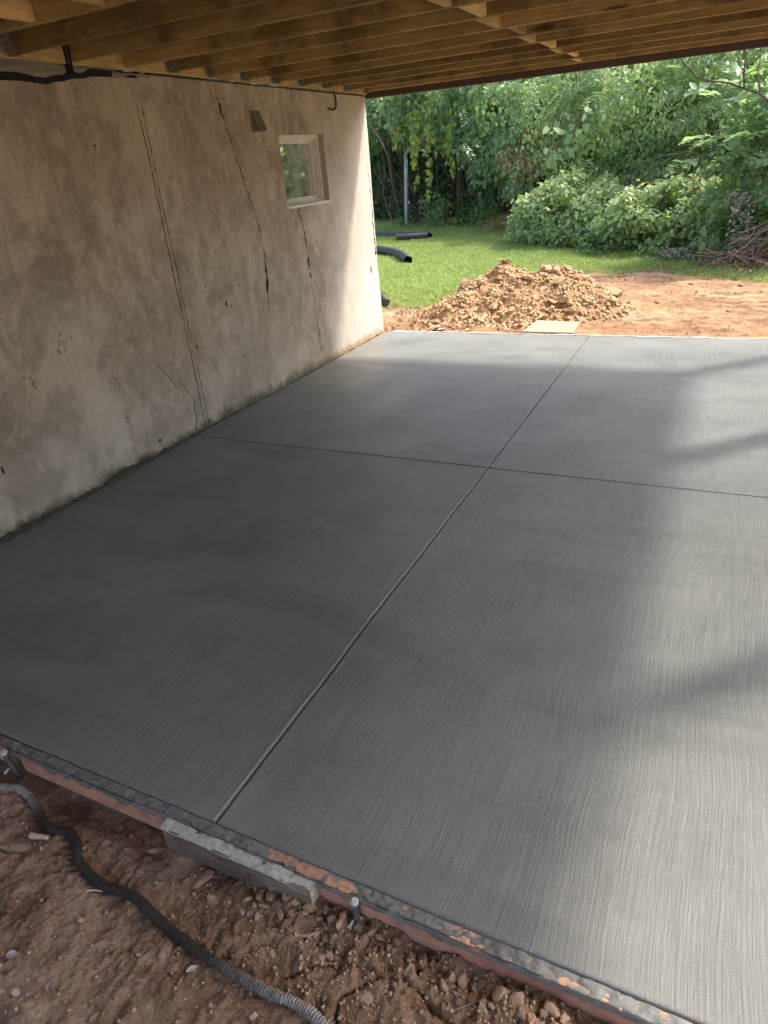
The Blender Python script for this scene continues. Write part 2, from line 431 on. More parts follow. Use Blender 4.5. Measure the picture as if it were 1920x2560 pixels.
def mat_leaf(name, stops, rough=0.42, trans=0.35, tcol=(0.25, 0.42, 0.06), spec=0.5):
    n = NT(name)
    rnd = n.n('NewGeometry').outputs['Random Per Island']
    big = n.noise(0.9, 3)
    f = n.math('ADD', n.math('MULTIPLY', rnd, 0.75), n.math('MULTIPLY', big, 0.3))
    col = n.ramp(f, stops)
    n.set(color=col, rough=rough, spec=spec)
    tr = n.n('BsdfTranslucent', {'Color': n.mix(0.5, col, tcol)})
    mx = n.n('MixShader', {0: trans, 1: n.p.outputs[0], 2: tr.outputs[0]})
    n.t.links.new(mx.outputs[0], n.out.inputs[0])
    return n.m
M['leaf_vine'] = mat_leaf('vine_leaves', [(0.1, (0.075, 0.150, 0.060)), (0.5, (0.155, 0.260, 0.115)), (0.9, (0.34, 0.44, 0.25))], 0.30, 0.55, (0.42, 0.60, 0.14))
M['leaf_back'] = mat_leaf('woodland_leaves', [(0.1, (0.035, 0.085, 0.032)), (0.9, (0.095, 0.185, 0.065))], 0.5, 0.5)
M['leaf_bush'] = mat_leaf('bush_leaves', [(0.1, (0.21, 0.31, 0.12)), (0.5, (0.38, 0.50, 0.24)), (0.9, (0.58, 0.66, 0.40))], 0.36, 0.55, (0.48, 0.66, 0.18))
M['leaf_pale'] = mat_leaf('pale_shrub_leaves', [(0.1, (0.13, 0.23, 0.12)), (0.6, (0.23, 0.35, 0.19)), (0.95, (0.36, 0.45, 0.20))], 0.36, 0.55, (0.48, 0.66, 0.18))
M['leaf_yellow'] = mat_leaf('yellowing_leaves', [(0.15, (0.16, 0.28, 0.06)), (0.6, (0.30, 0.42, 0.09)), (0.95, (0.60, 0.50, 0.08))], 0.5, 0.5, (0.7, 0.7, 0.1))
M['leaf_weed'] = mat_leaf('weed_leaves', [(0.1, (0.06, 0.14, 0.03)), (0.9, (0.13, 0.25, 0.06))])
M['grass'] = mat_leaf('lawn_grass', [(0.1, (0.20, 0.30, 0.075)), (0.5, (0.31, 0.43, 0.115)), (0.9, (0.50, 0.53, 0.23))], 0.55, 0.4, (0.3, 0.45, 0.05), 0.3)
M['straw'] = mat_leaf('dry_grass', [(0.1, (0.22, 0.17, 0.08)), (0.9, (0.42, 0.32, 0.16))], 0.7, 0.25, (0.5, 0.4, 0.15), 0.2)
M['flower'] = mat_leaf('orange_flowers', [(0.1, (0.62, 0.30, 0.05)), (0.9, (0.75, 0.50, 0.12))], 0.6, 0.3, (0.8, 0.5, 0.1), 0.2)
M['litter'] = mat_leaf('leaf_litter', [(0.1, (0.16, 0.085, 0.045)), (0.6, (0.32, 0.19, 0.11)), (0.95, (0.52, 0.40, 0.30))], 0.8, 0.1, (0.4, 0.25, 0.1), 0.2)

def mat_clod():
    n = NT('soil_clods')
    info = n.n('ObjectInfo').outputs['Random']
    isl = n.n('NewGeometry').outputs['Random Per Island']
    f = n.noise(14, 6, 0.65)
    k = n.math('ADD', n.math('MULTIPLY', f, 0.5), n.math('MULTIPLY', n.math('ADD', info, isl), 0.25))
    col = n.ramp(k, [(0.25, (0.25, 0.145, 0.075)), (0.5, (0.40, 0.255, 0.138)), (0.78, (0.55, 0.40, 0.25))])
    return n.set(color=col, rough=0.95, normal=n.bump(n.noise(70, 5, 0.7), 0.6, 0.008), spec=0.15)
M['clod'] = mat_clod()
def mat_dampclod():
    n = NT('damp_clods')
    info = n.n('ObjectInfo').outputs['Random']
    isl = n.n('NewGeometry').outputs['Random Per Island']
    f = n.noise(30, 6, 0.65)
    k = n.math('ADD', n.math('MULTIPLY', f, 0.5), n.math('MULTIPLY', n.math('ADD', info, isl), 0.25))
    col = n.ramp(k, [(0.25, (0.25, 0.155, 0.10)), (0.5, (0.38, 0.25, 0.165)), (0.8, (0.50, 0.375, 0.275))])
    return n.set(color=col, rough=0.95, normal=n.bump(n.noise(120, 5, 0.7), 0.6, 0.005), spec=0.15)
M['dampclod'] = mat_dampclod()

def mat_hose():
    n = NT('cement_dusted_conduit')
    x, y, z = n.sep()
    nz = n.noise(9, 5, 0.7)
    e1 = n.ramp(n.math('ADD', x, n.math('MULTIPLY', nz, 0.15)), [(0.0, 0.0), (1.0, 0.0)])
    a = n.ramp(n.math('MULTIPLY_ADD', x, 4.0, n.math('MULTIPLY_ADD', nz, 0.8, 3.55)), [(0.0, 0.0), (1.0, 1.0)])
    b = n.ramp(n.math('MULTIPLY_ADD', x, -7.0, n.math('MULTIPLY_ADD', nz, 0.8, -13.0)), [(0.0, 0.0), (1.0, 1.0)])
    d = n.math('MAXIMUM', a, b)
    col = n.mix(d, n.ramp(nz, [(0.3, (0.020, 0.017, 0.014)), (0.7, (0.055, 0.046, 0.038))]), n.ramp(n.noise(60, 4), [(0.3, (0.15, 0.135, 0.115)), (0.7, (0.34, 0.31, 0.275))]))
    return n.set(color=col, rough=0.85, spec=0.2)
M['hose'] = mat_hose()

def mat_glass():
    n = NT('window_glass')
    g = n.n('BsdfGlossy', {'Color': (0.92, 0.95, 0.93, 1), 'Roughness': 0.03})
    d = n.n('BsdfTransparent', {'Color': (0.55, 0.6, 0.57, 1)})
    pale_reflection = n.n('BsdfDiffuse', {'Color': (0.55, 0.57, 0.52, 1)})  # pale diffuse share stands in for the bright reflection on the panes
    fr = n.n('Fresnel', {'IOR': 1.65}).outputs[0]
    fr = n.math('MULTIPLY_ADD', fr, 2.4, 0.48, clamp=True)
    mx = n.n('MixShader', {0: fr, 1: d.outputs[0], 2: g.outputs[0]})
    sm = n.ramp(n.noise(6, 6, 0.7, n.map((1, 1, 0.5))), [(0.36, 0.10), (0.70, 0.55)])
    mx2 = n.n('MixShader', {0: sm, 1: mx.outputs[0], 2: pale_reflection.outputs[0]})
    n.t.links.new(mx2.outputs[0], n.out.inputs[0])
    return n.m
M['glass'] = mat_glass()

# ================================================================== SETTING
XW = -3.518             # stucco wall plane
Y_NEAR, Y_FAR = 0.928, 7.05
XJ, YJ = -1.174, 3.64   # control joints
X_RIGHT = 1.45

def lawn_edge(x):       # y at which the turf begins
    x = np.asarray(x, float)
    xs = [-14, -4.3, -3.5, -2.6, -1.86, -0.6, 0.5, 3, 12]
    ys = [8.4, 8.45, 8.75, 10.4, 11.35, 11.0, 10.35, 10.3, 10.3]
    return np.interp(x, xs, ys) + 0.16 * fbm(x * 2.3, x * 0 + 3.1, octv=4, s=5)

def mound_h(x, y):
    def bump(cx, cy, rx, ryn, ryf, h, p=1.0):
        ry = np.where(y < cy, ryn, ryf)
        r = np.sqrt(((x - cx) / rx)**2 + ((y - cy) / ry)**2)
        return h * np.clip(1 - r, 0, 1)**p
    w = 0.10 * fbm(x * 1.6, y * 1.6, octv=3, s=31)
    x = x + w; y = y + w
    m = np.maximum(bump(-2.70, 8.95, 0.90, 1.45, 1.1, 0.50), bump(-2.02, 8.85, 0.98, 1.3, 1.1, 0.50))
    m = np.maximum(m, bump(-2.3, 8.5, 1.05, 1.05, 1.4, 0.42))
    m = np.maximum(m, bump(-2.95, 8.5, 0.55, 0.75, 1.0, 0.22))
    m = np.maximum(m, bump(-1.45, 8.55, 0.62, 0.7, 0.9, 0.18))
    return m

def ground_h(x, y):
    x = np.asarray(x, float); y = np.asarray(y, float)
    # bed in front of the form
    near = -0.108 + 0.012 * fbm(x * 3.5, y * 3.5, octv=3, s=1) + 0.0075 * fbm(x * 17, y * 17, octv=3, s=2, gain=0.65)
    near = near + 0.0085 * np.abs(fbm(x * 45, y * 45, octv=3, s=4, gain=0.7)) * (0.5 + 0.5 * sstep(-0.3, 0.3, vnoise(x * 5, y * 5, s=6)))
    rub = sstep(0.55, 0.86, y) * sstep(-1.2, -0.55, x)
    near = near + rub * (0.032 + 0.016 * fbm(x * 24, y * 24, octv=3, s=3, gain=0.7))
    near = near - 0.03 * sstep(0.78, 0.87, y) * sstep(-1.25, -1.5, x)
    cr = np.abs(vnoise(x * 7 + 2 * vnoise(x * 3, y * 3, s=8), y * 7, s=9))
    near = near - 0.022 * np.exp(-(cr / 0.030)**2) * sstep(-0.2, 0.3, vnoise(x * 2, y * 2, s=10))
    far = -0.045 + 0.014 * fbm(x * 1.4, y * 3.2, octv=5, s=11, gain=0.6) + 0.017 * fbm(x * 8, y * 12, octv=3, s=12, gain=0.65)
    corner = np.exp(-(((x + 3.35) / 0.45)**2 + ((y - 7.35) / 0.3)**2))
    far = far - 0.10 * corner * (0.6 + 0.6 * fbm(x * 6, y * 6, octv=3, s=13))
    far = far + 0.03 * sstep(0, 1.0, y - lawn_edge(x)) + 0.08 * sstep(11, 19, y) * sstep(-2, -7, x)
    far = far + 0.05 * fbm(x * 0.25, y * 0.25, octv=2, s=14) * sstep(12, 20, y)
    under = -0.16
    t = sstep(0.93, 1.3, y); u = sstep(6.75, 7.02, y)
    h = near * (1 - t) + under * t
    return h * (1 - u) + far * u

def axis(segs):
    out = []
    for a, b, d in segs:
        k = max(1, int(round((b - a) / d)))
        out += list(np.linspace(a, b, k, endpoint=False))
    out.append(segs[-1][1])
    return np.array(out)
gx = axis([(-600, -120, 120), (-120, -30, 15), (-30, -12, 1.5), (-12, -4.6, 0.12), (-4.6, -2.15, 0.024), (-2.15, 0.25, 0.006), (0.25, 0.9, 0.02), (0.9, 4, 0.08), (4, 20, 0.8), (20, 120, 14), (120, 600, 120)])
gy = axis([(-600, -100, 125), (-100, -10, 15), (-10, -0.3, 0.9), (-0.3, 0.26, 0.05), (0.26, 0.938, 0.006), (0.938, 7.0, 0.55), (7.0, 9.6, 0.03), (9.6, 13, 0.06), (13, 21, 0.16), (21, 40, 1.2), (40, 120, 14), (120, 700, 120)])
GX, GY = np.meshgrid(gx, gy, indexing='ij')
GZ = ground_h(GX, GY)
me = np_mesh('ground', np.stack([GX, GY, GZ], -1).reshape(-1, 3), grid_faces(len(gx), len(gy)))
turf = sstep(-0.12, 0.25, GY - lawn_edge(GX) + 0.25 * fbm(GX * 3, GY * 3, octv=4, s=44))
turf = np.maximum(turf, (GX > 30) | (GX < -30) | (GY < -12))
at = me.attributes.new('turf', 'FLOAT', 'POINT'); at.data.foreach_set('value', turf.ravel().astype(np.float32))
ground = link('ground', me, M['ground'], smooth=True)
tag(ground, 'orange brown clay ground running from the bare bed to the lawn', None, None, 'structure')

# ---------------------------------------------------------------- slab
slab = MB().box(XW - 0.05, X_RIGHT - 0.02, Y_NEAR + 0.012, Y_FAR - 0.012, -0.13, -0.014).build('concrete_slab', M['concrete'])
tag(slab, 'fresh grey broom-finished concrete slab with tooled joints beside the stucco wall', None, None, 'structure')

def edge_axis(a, b, d, left, right):
    e = np.array([0, .0015, .003, .0045, .006, .008, .011, .015, .020, .027, .036, .05])
    L = a + e if left else np.array([a]); Rr = b - e[::-1] if right else np.array([b])
    k = max(2, int((Rr[0] - L[-1]) / d))
    return np.concatenate([L, np.linspace(L[-1], Rr[0], k)[1:-1], Rr])
def lip(d):
    z = np.where(d < 0.006, -0.011 * (1 - np.sqrt(np.clip(1 - (1 - d / 0.006)**2, 0, 1))), 0)
    return z + 0.0014 * np.exp(-((d - 0.011) / 0.004)**2)
def slab_panel(x0, x1, y0, y1, lx, rx, ly, ry):
    ax = edge_axis(x0, x1, 0.03, lx, rx); ay = edge_axis(y0, y1, 0.03, ly, ry)
    X, Y = np.meshgrid(ax, ay, indexing='ij')
    d = np.full(X.shape, 9.0)
    if lx: d = np.minimum(d, X - x0)
    if rx: d = np.minimum(d, x1 - X)
    dy = np.full(X.shape, 9.0)
    if ly: dy = np.minimum(dy, Y - y0)
    if ry: dy = np.minimum(dy, y1 - Y)
    Z = lip(d) + lip(dy) * (0.85 + 0.3 * vnoise(X * 6, Y * 6, s=4))
    Z = Z + 0.0022 * fbm(X * 1.1, Y * 1.1, octv=3, s=21)
    wx = 0.0035 * fbm(Y * 3.0, X * 0 + 1, octv=4, s=22) * np.exp(-(np.abs(X - XJ) / 0.05)**2)
    wy = 0.0030 * fbm(X * 3.0, Y * 0 + 5, octv=4, s=23) * np.exp(-(np.minimum(np.abs(Y - YJ), np.abs(Y - Y_NEAR)) / 0.05)**2)
    me = np_mesh('slab_panel', np.stack([X + wx, Y + wy, Z], -1).reshape(-1, 3), grid_faces(len(ax), len(ay)))
    return link('slab_panel', me, M['concrete'], slab, True)
g = 0.0022
slab_panel(XW - 0.05, XJ - g, Y_NEAR, YJ - g, 0, 1, 1, 1)
slab_panel(XJ + g, X_RIGHT, Y_NEAR, YJ - g, 1, 1, 1, 1)
slab_panel(XW - 0.05, XJ - g, YJ + g, Y_FAR, 0, 1, 1, 1)
slab_panel(XJ + g, X_RIGHT, YJ + g, Y_FAR, 1, 1, 1, 1)

# concrete slopped over the top and face of the form boards
ax = np.arange(-3.3, 1.35, 0.005); ay = np.arange(0.886, 0.9291, 0.0036)
X, Y = np.meshgrid(ax, ay, indexing='ij')
Z = -0.0050 - 0.0012 * sstep(-1.0, -0.2, X) + 0.0026 * fbm(X * 44, Y * 60, octv=4, s=51, gain=0.7) + 0.0055 * np.minimum(vnoise(X * 5.5, Y * 9, s=52) + 0.15, 0.25)
Z = Z - 0.0015 * sstep(-0.9, 0.1, X) * sstep(0.922, 0.90, Y) - 0.012 * sstep(0.9245, 0.9285, Y) - 0.02 * sstep(0.889, 0.886, Y)
link('concrete_spill', np_mesh('concrete_spill', np.stack([X, Y, Z], -1).reshape(-1, 3), grid_faces(len(ax), len(ay))), M['slop'], slab, True)
az = np.arange(-0.062, -0.0005, 0.0032)
X, Zf = np.meshgrid(ax, az, indexing='ij')
drop = 0.021 + 0.022 * fbm(X * 9, X * 0, octv=5, s=53, gain=0.65) + 0.010 * vnoise(X * 1.7, X * 0 + 2, s=54)
drop = drop * (1 - 0.35 * sstep(-1.0, 0.2, X))
off = np.clip((drop + Zf) / 0.010, -1, 1)
Yf = 0.888 + 0.004 - 0.0075 * off + 0.0022 * fbm(X * 60, Zf * 60, octv=3, s=55) - 0.002
Yf = np.where(Zf > -0.004, Yf + 0.002, Yf)
link('concrete_spill', np_mesh('concrete_spill', np.stack([X, Yf, Zf], -1).reshape(-1, 3), grid_faces(len(ax), len(az))), M['slop'], slab, True)

# ---------------------------------------------------------------- stucco wall
WY0, WY1, WTOP = -6.0, 7.06, 2.372
wx0, wx1, wz0, wz1 = 5.365, 6.107, 1.458, 2.028       # window opening (y range, z range)
stucco_wall = empty('stucco_house', (0, 0, 0), 'tan grey blotchy stucco house side with a small window and cracks', 'house')
ay = np.unique(np.concatenate([np.arange(WY0, 1.0, 0.5), np.arange(1.0, WY1 - 0.06, 0.03), WY1 - np.array([0.045, 0.03, 0.018, 0.008, 0.0]), [wx0, wx1]]).round(5))
az = np.unique(np.concatenate([np.arange(-0.2, WTOP, 0.03), [WTOP, wz0, wz1]]).round(5))
Yg, Zg = np.meshgrid(ay, az, indexing='ij')
din = np.maximum(np.maximum(wx0 - Yg, Yg - wx1), np.maximum(wz0 - Zg, Zg - wz1))
fade = sstep(0, 0.12, np.abs(din))
disp = 0.007 * fbm(Yg * 1.3, Zg * 1.3, octv=3, s=61) + 0.0022 * fbm(Yg * 7, Zg * 5, octv=3, s=62)
Xg = XW + disp * fade
dc = WY1 - Yg
Xg = Xg - np.where(dc < 0.045, 0.045 - np.sqrt(np.clip(0.045**2 - (0.045 - dc)**2, 0, 1)), 0)
Yc = Yg + 0.006 * fbm(Zg * 2.2, Zg * 0, octv=4, s=63) * sstep(0.6, 0.0, dc)
ym = (ay[:-1] + ay[1:]) / 2; zm = (az[:-1] + az[1:]) / 2
keep = ~(((ym > wx0) & (ym < wx1))[:, None] & ((zm > wz0) & (zm < wz1))[None, :])
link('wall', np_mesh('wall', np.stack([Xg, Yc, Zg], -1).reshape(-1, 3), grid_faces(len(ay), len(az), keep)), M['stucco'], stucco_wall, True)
# end wall round the corner, top and back: a closed house foundation
mb = MB()
edge = [(XW - 0.045, float(Yc[-1, j]), float(az[j])) for j in range(len(az))]
for j in range(len(az) - 1):
    a, b = edge[j], edge[j + 1]
    mb.add([a, b, (-11.5, WY1, b[2]), (-11.5, WY1, a[2])], [(0, 1, 2, 3)])
mb.add([(XW, WY0, WTOP), (XW, WY1, WTOP), (-11.5, WY1, WTOP), (-11.5, WY0, WTOP)], [(0, 1, 2, 3)])
mb.add([(XW, WY0, -0.2), (XW, WY0, WTOP), (-11.5, WY0, WTOP), (-11.5, WY0, -0.2)], [(0, 1, 2, 3)])
mb.add([(-11.5, WY0, -0.2), (-11.5, WY0, WTOP), (-11.5, WY1, WTOP), (-11.5, WY1, -0.2)], [(0, 1, 2, 3)])
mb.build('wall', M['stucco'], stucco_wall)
# reveal of the window opening
D = 0.115
mb = MB()
x0 = XW - D - 0.06
for (a, b) in (((wx0, wz0), (wx1, wz0)), ((wx1, wz0), (wx1, wz1)), ((wx1, wz1), (wx0, wz1)), ((wx0, wz1), (wx0, wz0))):
    mb.add([(XW, a[0], a[1]), (XW, b[0], b[1]), (x0, b[0], b[1]), (x0, a[0], a[1])], [(0, 1, 2, 3)])
mb.build('window_reveal', M['stucco'], stucco_wall)
# window: part of the wall, with frame, sashes, panes, sill
def ring(mb, y0, y1, z0, z1, w, xa, xb, wb=None):
    wb = w if wb is None else wb
    mb.box(xa, xb, y0, y1, z0, z0 + wb); mb.box(xa, xb, y0, y1, z1 - w, z1)
    mb.box(xa, xb, y0, y0 + w, z0 + wb, z1 - w); mb.box(xa, xb, y1 - w, y1, z0 + wb, z1 - w)
    return mb
e = 0.004
window = ring(MB(), wx0 - e, wx1 + e, wz0 - e, wz1 + e, 0.030, XW - 0.15, XW - 0.055, 0.028).build('window', M['frame'], stucco_wall, bevel=0.003)
ring(MB(), wx0 + 0.0255, wx1 - 0.0255, wz0 + 0.0235, wz1 - 0.0255, 0.017, XW - 0.14, XW - 0.080).build('frame_stop', M['frame'], window, bevel=0.002)
ring(MB(), wx0 + 0.042, wx1 - 0.042, wz0 + 0.040, wz1 - 0.042, 0.022, XW - 0.135, XW - 0.105, 0.030).build('sash', M['frame'], window, bevel=0.002)
MB().box(XW - 0.122, XW - 0.118, wx0 + 0.06, (wx0 + wx1) / 2 + 0.06, wz0 + 0.066, wz1 - 0.062).build('pane', M['glass'], window)
MB().box(XW - 0.128, XW - 0.124, (wx0 + wx1) / 2 + 0.062, wx1 - 0.06, wz0 + 0.066, wz1 - 0.062).build('pane', M['glass'], window)
mb = MB(); mb.add([(XW - 0.06, wx0, wz0 + 0.030), (XW - 0.06, wx1, wz0 + 0.030), (XW + 0.004, wx1, wz0 + 0.016), (XW + 0.004, wx0, wz0 + 0.016),
                   (XW - 0.06, wx0, wz0 - 0.002), (XW - 0.06, wx1, wz0 - 0.002), (XW + 0.004, wx1, wz0 - 0.002), (XW + 0.004, wx0, wz0 - 0.002)],
                  [(0, 1, 2, 3), (3, 2, 6, 7), (0, 3, 7, 4), (1, 5, 6, 2), (4, 7, 6, 5)])
mb.build('sill', M['frame'], window)
# raised plaster bead; dark tubes down either side stand in for its shadow lines
zz = np.linspace(0.005, 2.225, 70)
yb = 3.80 + 0.012 * fbm(zz * 1.2, zz * 0, octv=3, s=71) - 0.01 * (1 - zz / 2.2)
wid = 0.017 + 0.004 * vnoise(zz * 5, zz * 0, s=72) + 0.012 * sstep(0.3, 0.0, zz)
def wall_x(y, z):
    d = 0.007 * fbm(y * 1.3, z * 1.3, octv=3, s=61) + 0.0022 * fbm(y * 7, z * 5, octv=3, s=62)
    return XW + d
V = []
for k, (u, hh) in enumerate(((-1.0, -0.002), (-0.6, 0.004), (0, 0.0065), (0.6, 0.004), (1.0, -0.002))):
    yy = yb + u * wid; V.append(np.stack([wall_x(yy, zz) + hh, yy, zz], -1))
V = np.stack(V, 1).reshape(-1, 3)
link('plaster_bead', np_mesh('plaster_bead', V, grid_faces(len(zz), 5)), M['stucco'], stucco_wall, True)
def crack(pts, rfun, name='crack', m='crack', n=220, wob=0.006, s=0, seg=5):
    P = spline([(a, b, 0) for a, b in pts], n)[:, :2]
    P[:, 0] += wob * fbm(P[:, 1] * 25, P[:, 1] * 0 + s, octv=3, s=s)
    t = np.linspace(0, 1, n)
    rr = np.clip(rfun(t, P[:, 1]) * 1.6, 0.0008, 1)
    xs = wall_x(P[:, 0], P[:, 1]) - rr * 0.35
    return MB().tube([(xs[i], P[i, 0], P[i, 1]) for i in range(n)], list(rr), seg).build(name, M[m], stucco_wall, True)
for sgn in (-1, 1):
    crack([(float(yb[i] + sgn * (wid[i] + 0.002)), float(zz[i])) for i in (0, 12, 24, 36, 48, 60, 68)],
          lambda t, z: 0.0022 + 0.0014 * vnoise(t * 60, t * 0, s=80 + sgn), s=73 + sgn, wob=0.003)
crack([(3.665, 0.03), (3.70, 0.13), (3.69, 0.20), (3.715, 0.25), (3.67, 0.34), (3.60, 0.45)], lambda t, z: 0.003 - 0.0015 * t, s=76, n=60, wob=0.005)
crack([(3.42, 0.62), (3.50, 0.52), (3.56, 0.40)], lambda t, z: 0.0018 + 0 * t, s=77, n=40, wob=0.005)
crack([(4.62, 2.365), (4.655, 2.194), (4.737, 1.873), (4.83, 1.58), (4.896, 1.362), (4.91, 1.18), (4.904, 0.996), (4.872, 0.713)],
      lambda t, z: 0.0026 + 0.0022 * np.clip(fbm(t * 90, t * 0, octv=2, s=81), -0.6, 2) + 0.010 * np.exp(-((z - 0.90) / 0.05)**2) + 0.006 * np.exp(-((z - 1.02) / 0.03)**2) + 0.003 * sstep(1.2, 0.95, z) * sstep(0.78, 0.9, z), s=82, wob=0.010, n=360)
crack([(4.55, 2.365), (4.58, 2.27), (4.65, 2.25)], lambda t, z: 0.0016 + 0 * t, s=83, n=40)
crack([(5.50, 1.44), (5.555, 1.32), (5.585, 1.17), (5.59, 0.95), (5.60, 0.76), (5.605, 0.455), (5.63, 0.15)],
      lambda t, z: 0.0022 + 0.0075 * np.clip(fbm(z * 13, z * 0, octv=2, s=84), 0, 1) * sstep(0.55, 0.75, z) * sstep(1.46, 1.38, z) + 0.001 * vnoise(t * 80, t * 0, s=85), s=86, wob=0.008, n=360)
crack([(5.605, 0.43), (5.60, 0.30), (5.595, 0.15)], lambda t, z: 0.0018 + 0 * t, s=87, n=60)
crack([(6.955, 1.75), (6.975, 1.5), (6.985, 1.25), (6.99, 1.0), (6.995, 0.86)], lambda t, z: 0.0015 + 0.006 * t + 0.003 * vnoise(t * 50, t * 0, s=88), s=89, wob=0.008, n=160)
# dry tufts caught in the long crack, mud marks
def blot(y, z, r, name='mud_mark', m='stain', n=11, elong=1.0):
    a = np.linspace(0, 2 * math.pi, n, endpoint=False)
    rr = r * (0.7 + 0.5 * rng.random(n))
    yy = y + np.cos(a) * rr * 0.7; z2 = z + np.sin(a) * rr * elong
    V = [(float(wall_x(np.array([y]), np.array([z]))[0]) + 0.0035, y, z)] + [(float(wall_x(np.array([p]), np.array([q]))[0]) + 0.0012, p, q) for p, q in zip(yy, z2)]
    return MB().add(V, [(0, 1 + i, 1 + (i + 1) % n) for i in range(n)]).build(name, M[m], stucco_wall)
for (y, z, k, sp) in ((2.72, 0.93, 12, 0.07), (3.24, 0.86, 12, 0.05), (2.45, 0.77, 12, 0.05), (3.06, 0.60, 7, 0.05), (3.33, 0.83, 4, 0.04), (4.2, 1.15, 7, 0.10), (4.1, 1.0, 6, 0.06), (5.25, 0.85, 7, 0.10), (1.6, 0.55, 7, 0.03)):
    for i in range(k):
        blot(y + random.gauss(0, sp * 0.6), z + random.gauss(0, sp * 0.7), random.uniform(0.004, 0.010), elong=1.5)
for (y, z, r, el) in ((4.30, 0.86, 0.018, 1.6), (4.36, 0.83, 0.010, 1.4), (3.86, 0.63, 0.010, 2.2), (4.50, 0.97, 0.010, 1.0), (4.52, 1.02, 0.006, 1.0), (4.4, 0.42, 0.008, 2.2), (5.1, 0.5, 0.007, 2),
                      (3.05, 0.35, 0.011, 1), (3.36, 1.97, 0.008, 1.6), (3.34, 2.09, 0.007, 1.4), (3.42, 1.86, 0.006, 1.5), (4.65, 2.20, 0.022, 1.8), (4.38, 1.42, 0.009, 1.2), (3.28, 0.10, 0.02, 0.8), (2.1, 0.38, 0.012, 2), (6.86, 0.72, 0.02, 2.5)):
    blot(y, z, r, m='crack' if y < 6.5 else 'mud', elong=el)
# ragged dark mortar foot where the stucco meets the slab
ay2 = np.arange(1.2, 7.0, 0.012); n2 = 7
hh = 0.014 + 0.040 * sstep(3.9, 2.2, ay2) * (0.75 + 0.6 * fbm(ay2 * 4.5, ay2 * 0, octv=4, s=91)) + 0.010 * np.clip(fbm(ay2 * 9, ay2 * 0, octv=3, s=92), -0.5, 2)
hh = np.clip(hh, 0.002, 1)
V = []
for k in range(n2):
    t = k / (n2 - 1)
    z = hh * (1 - t) * (1 + 0.0 * ay2)
    x = XW - 0.006 + 0.004 + (0.012 + hh * 0.35) * t**1.5 + 0.005 * fbm(ay2 * 40, t * 9 + ay2 * 0, octv=3, s=93)
    V.append(np.stack([x, ay2, z - 0.002 * t], -1))
link('wall_foot', np_mesh('wall_foot', np.stack(V, 1).reshape(-1, 3), grid_faces(len(ay2), n2)), M['mud'], stucco_wall, True)

# ================================================================== DECK
deck = empty('timber_deck', (XW, 0, 2.385), 'raised timber deck with exposed joists and brown fascia above the slab', 'deck')
deck.rotation_euler = (0, R(0.52), 0)
DX = 1.15 - XW                               # deck width from the wall
DY0, DY1 = -1.75, 7.03
JH = 0.235
jys = [6.984 - 0.4064 * i for i in range(22)]
lj = MB().box(0.04, DX - 0.04, -0.019, 0.019, 0, JH).mesh('joist'); lj.materials.append(M['joist'])
bmx = bmesh.new(); bmx.from_mesh(lj); bmesh.ops.recalc_face_normals(bmx, faces=bmx.faces); bmesh.ops.bevel(bmx, geom=bmx.edges[:], offset=0.003, segments=1, affect='EDGES'); bmx.to_mesh(lj); bmx.free()
hang = MB()
for s in (-1, 1):
    hang.box(0.041, 0.085, s * 0.021 - 0.0009, s * 0.021 + 0.0009, -0.004, 0.15)
    hang.box(0.0405, 0.0425, min(s * 0.021, s * 0.055), max(s * 0.021, s * 0.055), 0.0, 0.15)
hang.box(0.0415, 0.085, -0.0215, 0.0215, -0.0055, -0.0035)
hm = hang.mesh('joist_hanger'); hm.materials.append(M['galv'])
for i, y in enumerate(jys):
    j = link('joist', lj, None, deck); j.location = (0, y, random.uniform(-0.003, 0.003)); j.rotation_euler = (random.gauss(0, 0.006), 0, random.gauss(0, 0.0008))
    if i not in (8, 9):
        h = link('joist_hanger', hm, None, j)
MB().box(0.0, 0.038, DY0, DY1 - 0.02, -0.012, JH).build('ledger_board', M['block'], deck, bevel=0.002)
MB().box(DX - 0.04, DX, DY0, DY1, -0.045, JH).build('rim_board', M['fascia'], deck, bevel=0.002)
MB().box(0.012, DX + 0.025, DY1 - 0.005, DY1 + 0.032, -0.052, JH + 0.02).build('fascia_board', M['fascia'], deck, bevel=0.003)
# thin dark strip of flashing peeping out below the fascia inner face
for i in range(21):
    y1, y0 = jys[i] - 0.0195, jys[i + 1] + 0.0195
    xo = 2.17 + (0.022 if i % 2 else -0.022)
    MB().box(xo - 0.019, xo + 0.019, y0, y1, random.uniform(0.002, 0.012), JH - 0.004).build('blocking', M['block'], deck, bevel=0.002)
for xo in (0.73, 1.14):
    MB().box(xo - 0.019, xo + 0.019, jys[12] + 0.0195, jys[11] - 0.0195, 0.004, JH - 0.004).build('blocking', M['block'], deck, bevel=0.002)
bw = DX / 33
lb = MB().box(-bw / 2 + 0.0006, bw / 2 - 0.0006, DY0, DY1, 0, 0.026).mesh('deck_board'); lb.materials.append(M['board'])
bmx = bmesh.new(); bmx.from_mesh(lb); bmesh.ops.recalc_face_normals(bmx, faces=bmx.faces); bmesh.ops.bevel(bmx, geom=bmx.edges[:], offset=0.003, segments=1, affect='EDGES'); bmx.to_mesh(lb); bmx.free()
for i in range(33):
    b = link('deck_board', lb, None, deck); b.location = (bw * (i + 0.5), 0, JH + 0.002)
pm = MB().box(-0.07, 0.07, -0.07, 0.07, -2.36, -0.002).mesh('deck_post'); pm.materials.append(M['joist'])
for y in (-1.2, 0.55, 2.85, 5.10, 6.93):
    p = link('deck_post', pm, None, deck); p.location = (DX - 0.115, y, 0)
    MB().box(-0.085, 0.085, -0.08, 0.08, -0.004, 0.002).build('post_cap', M['galv'], p)
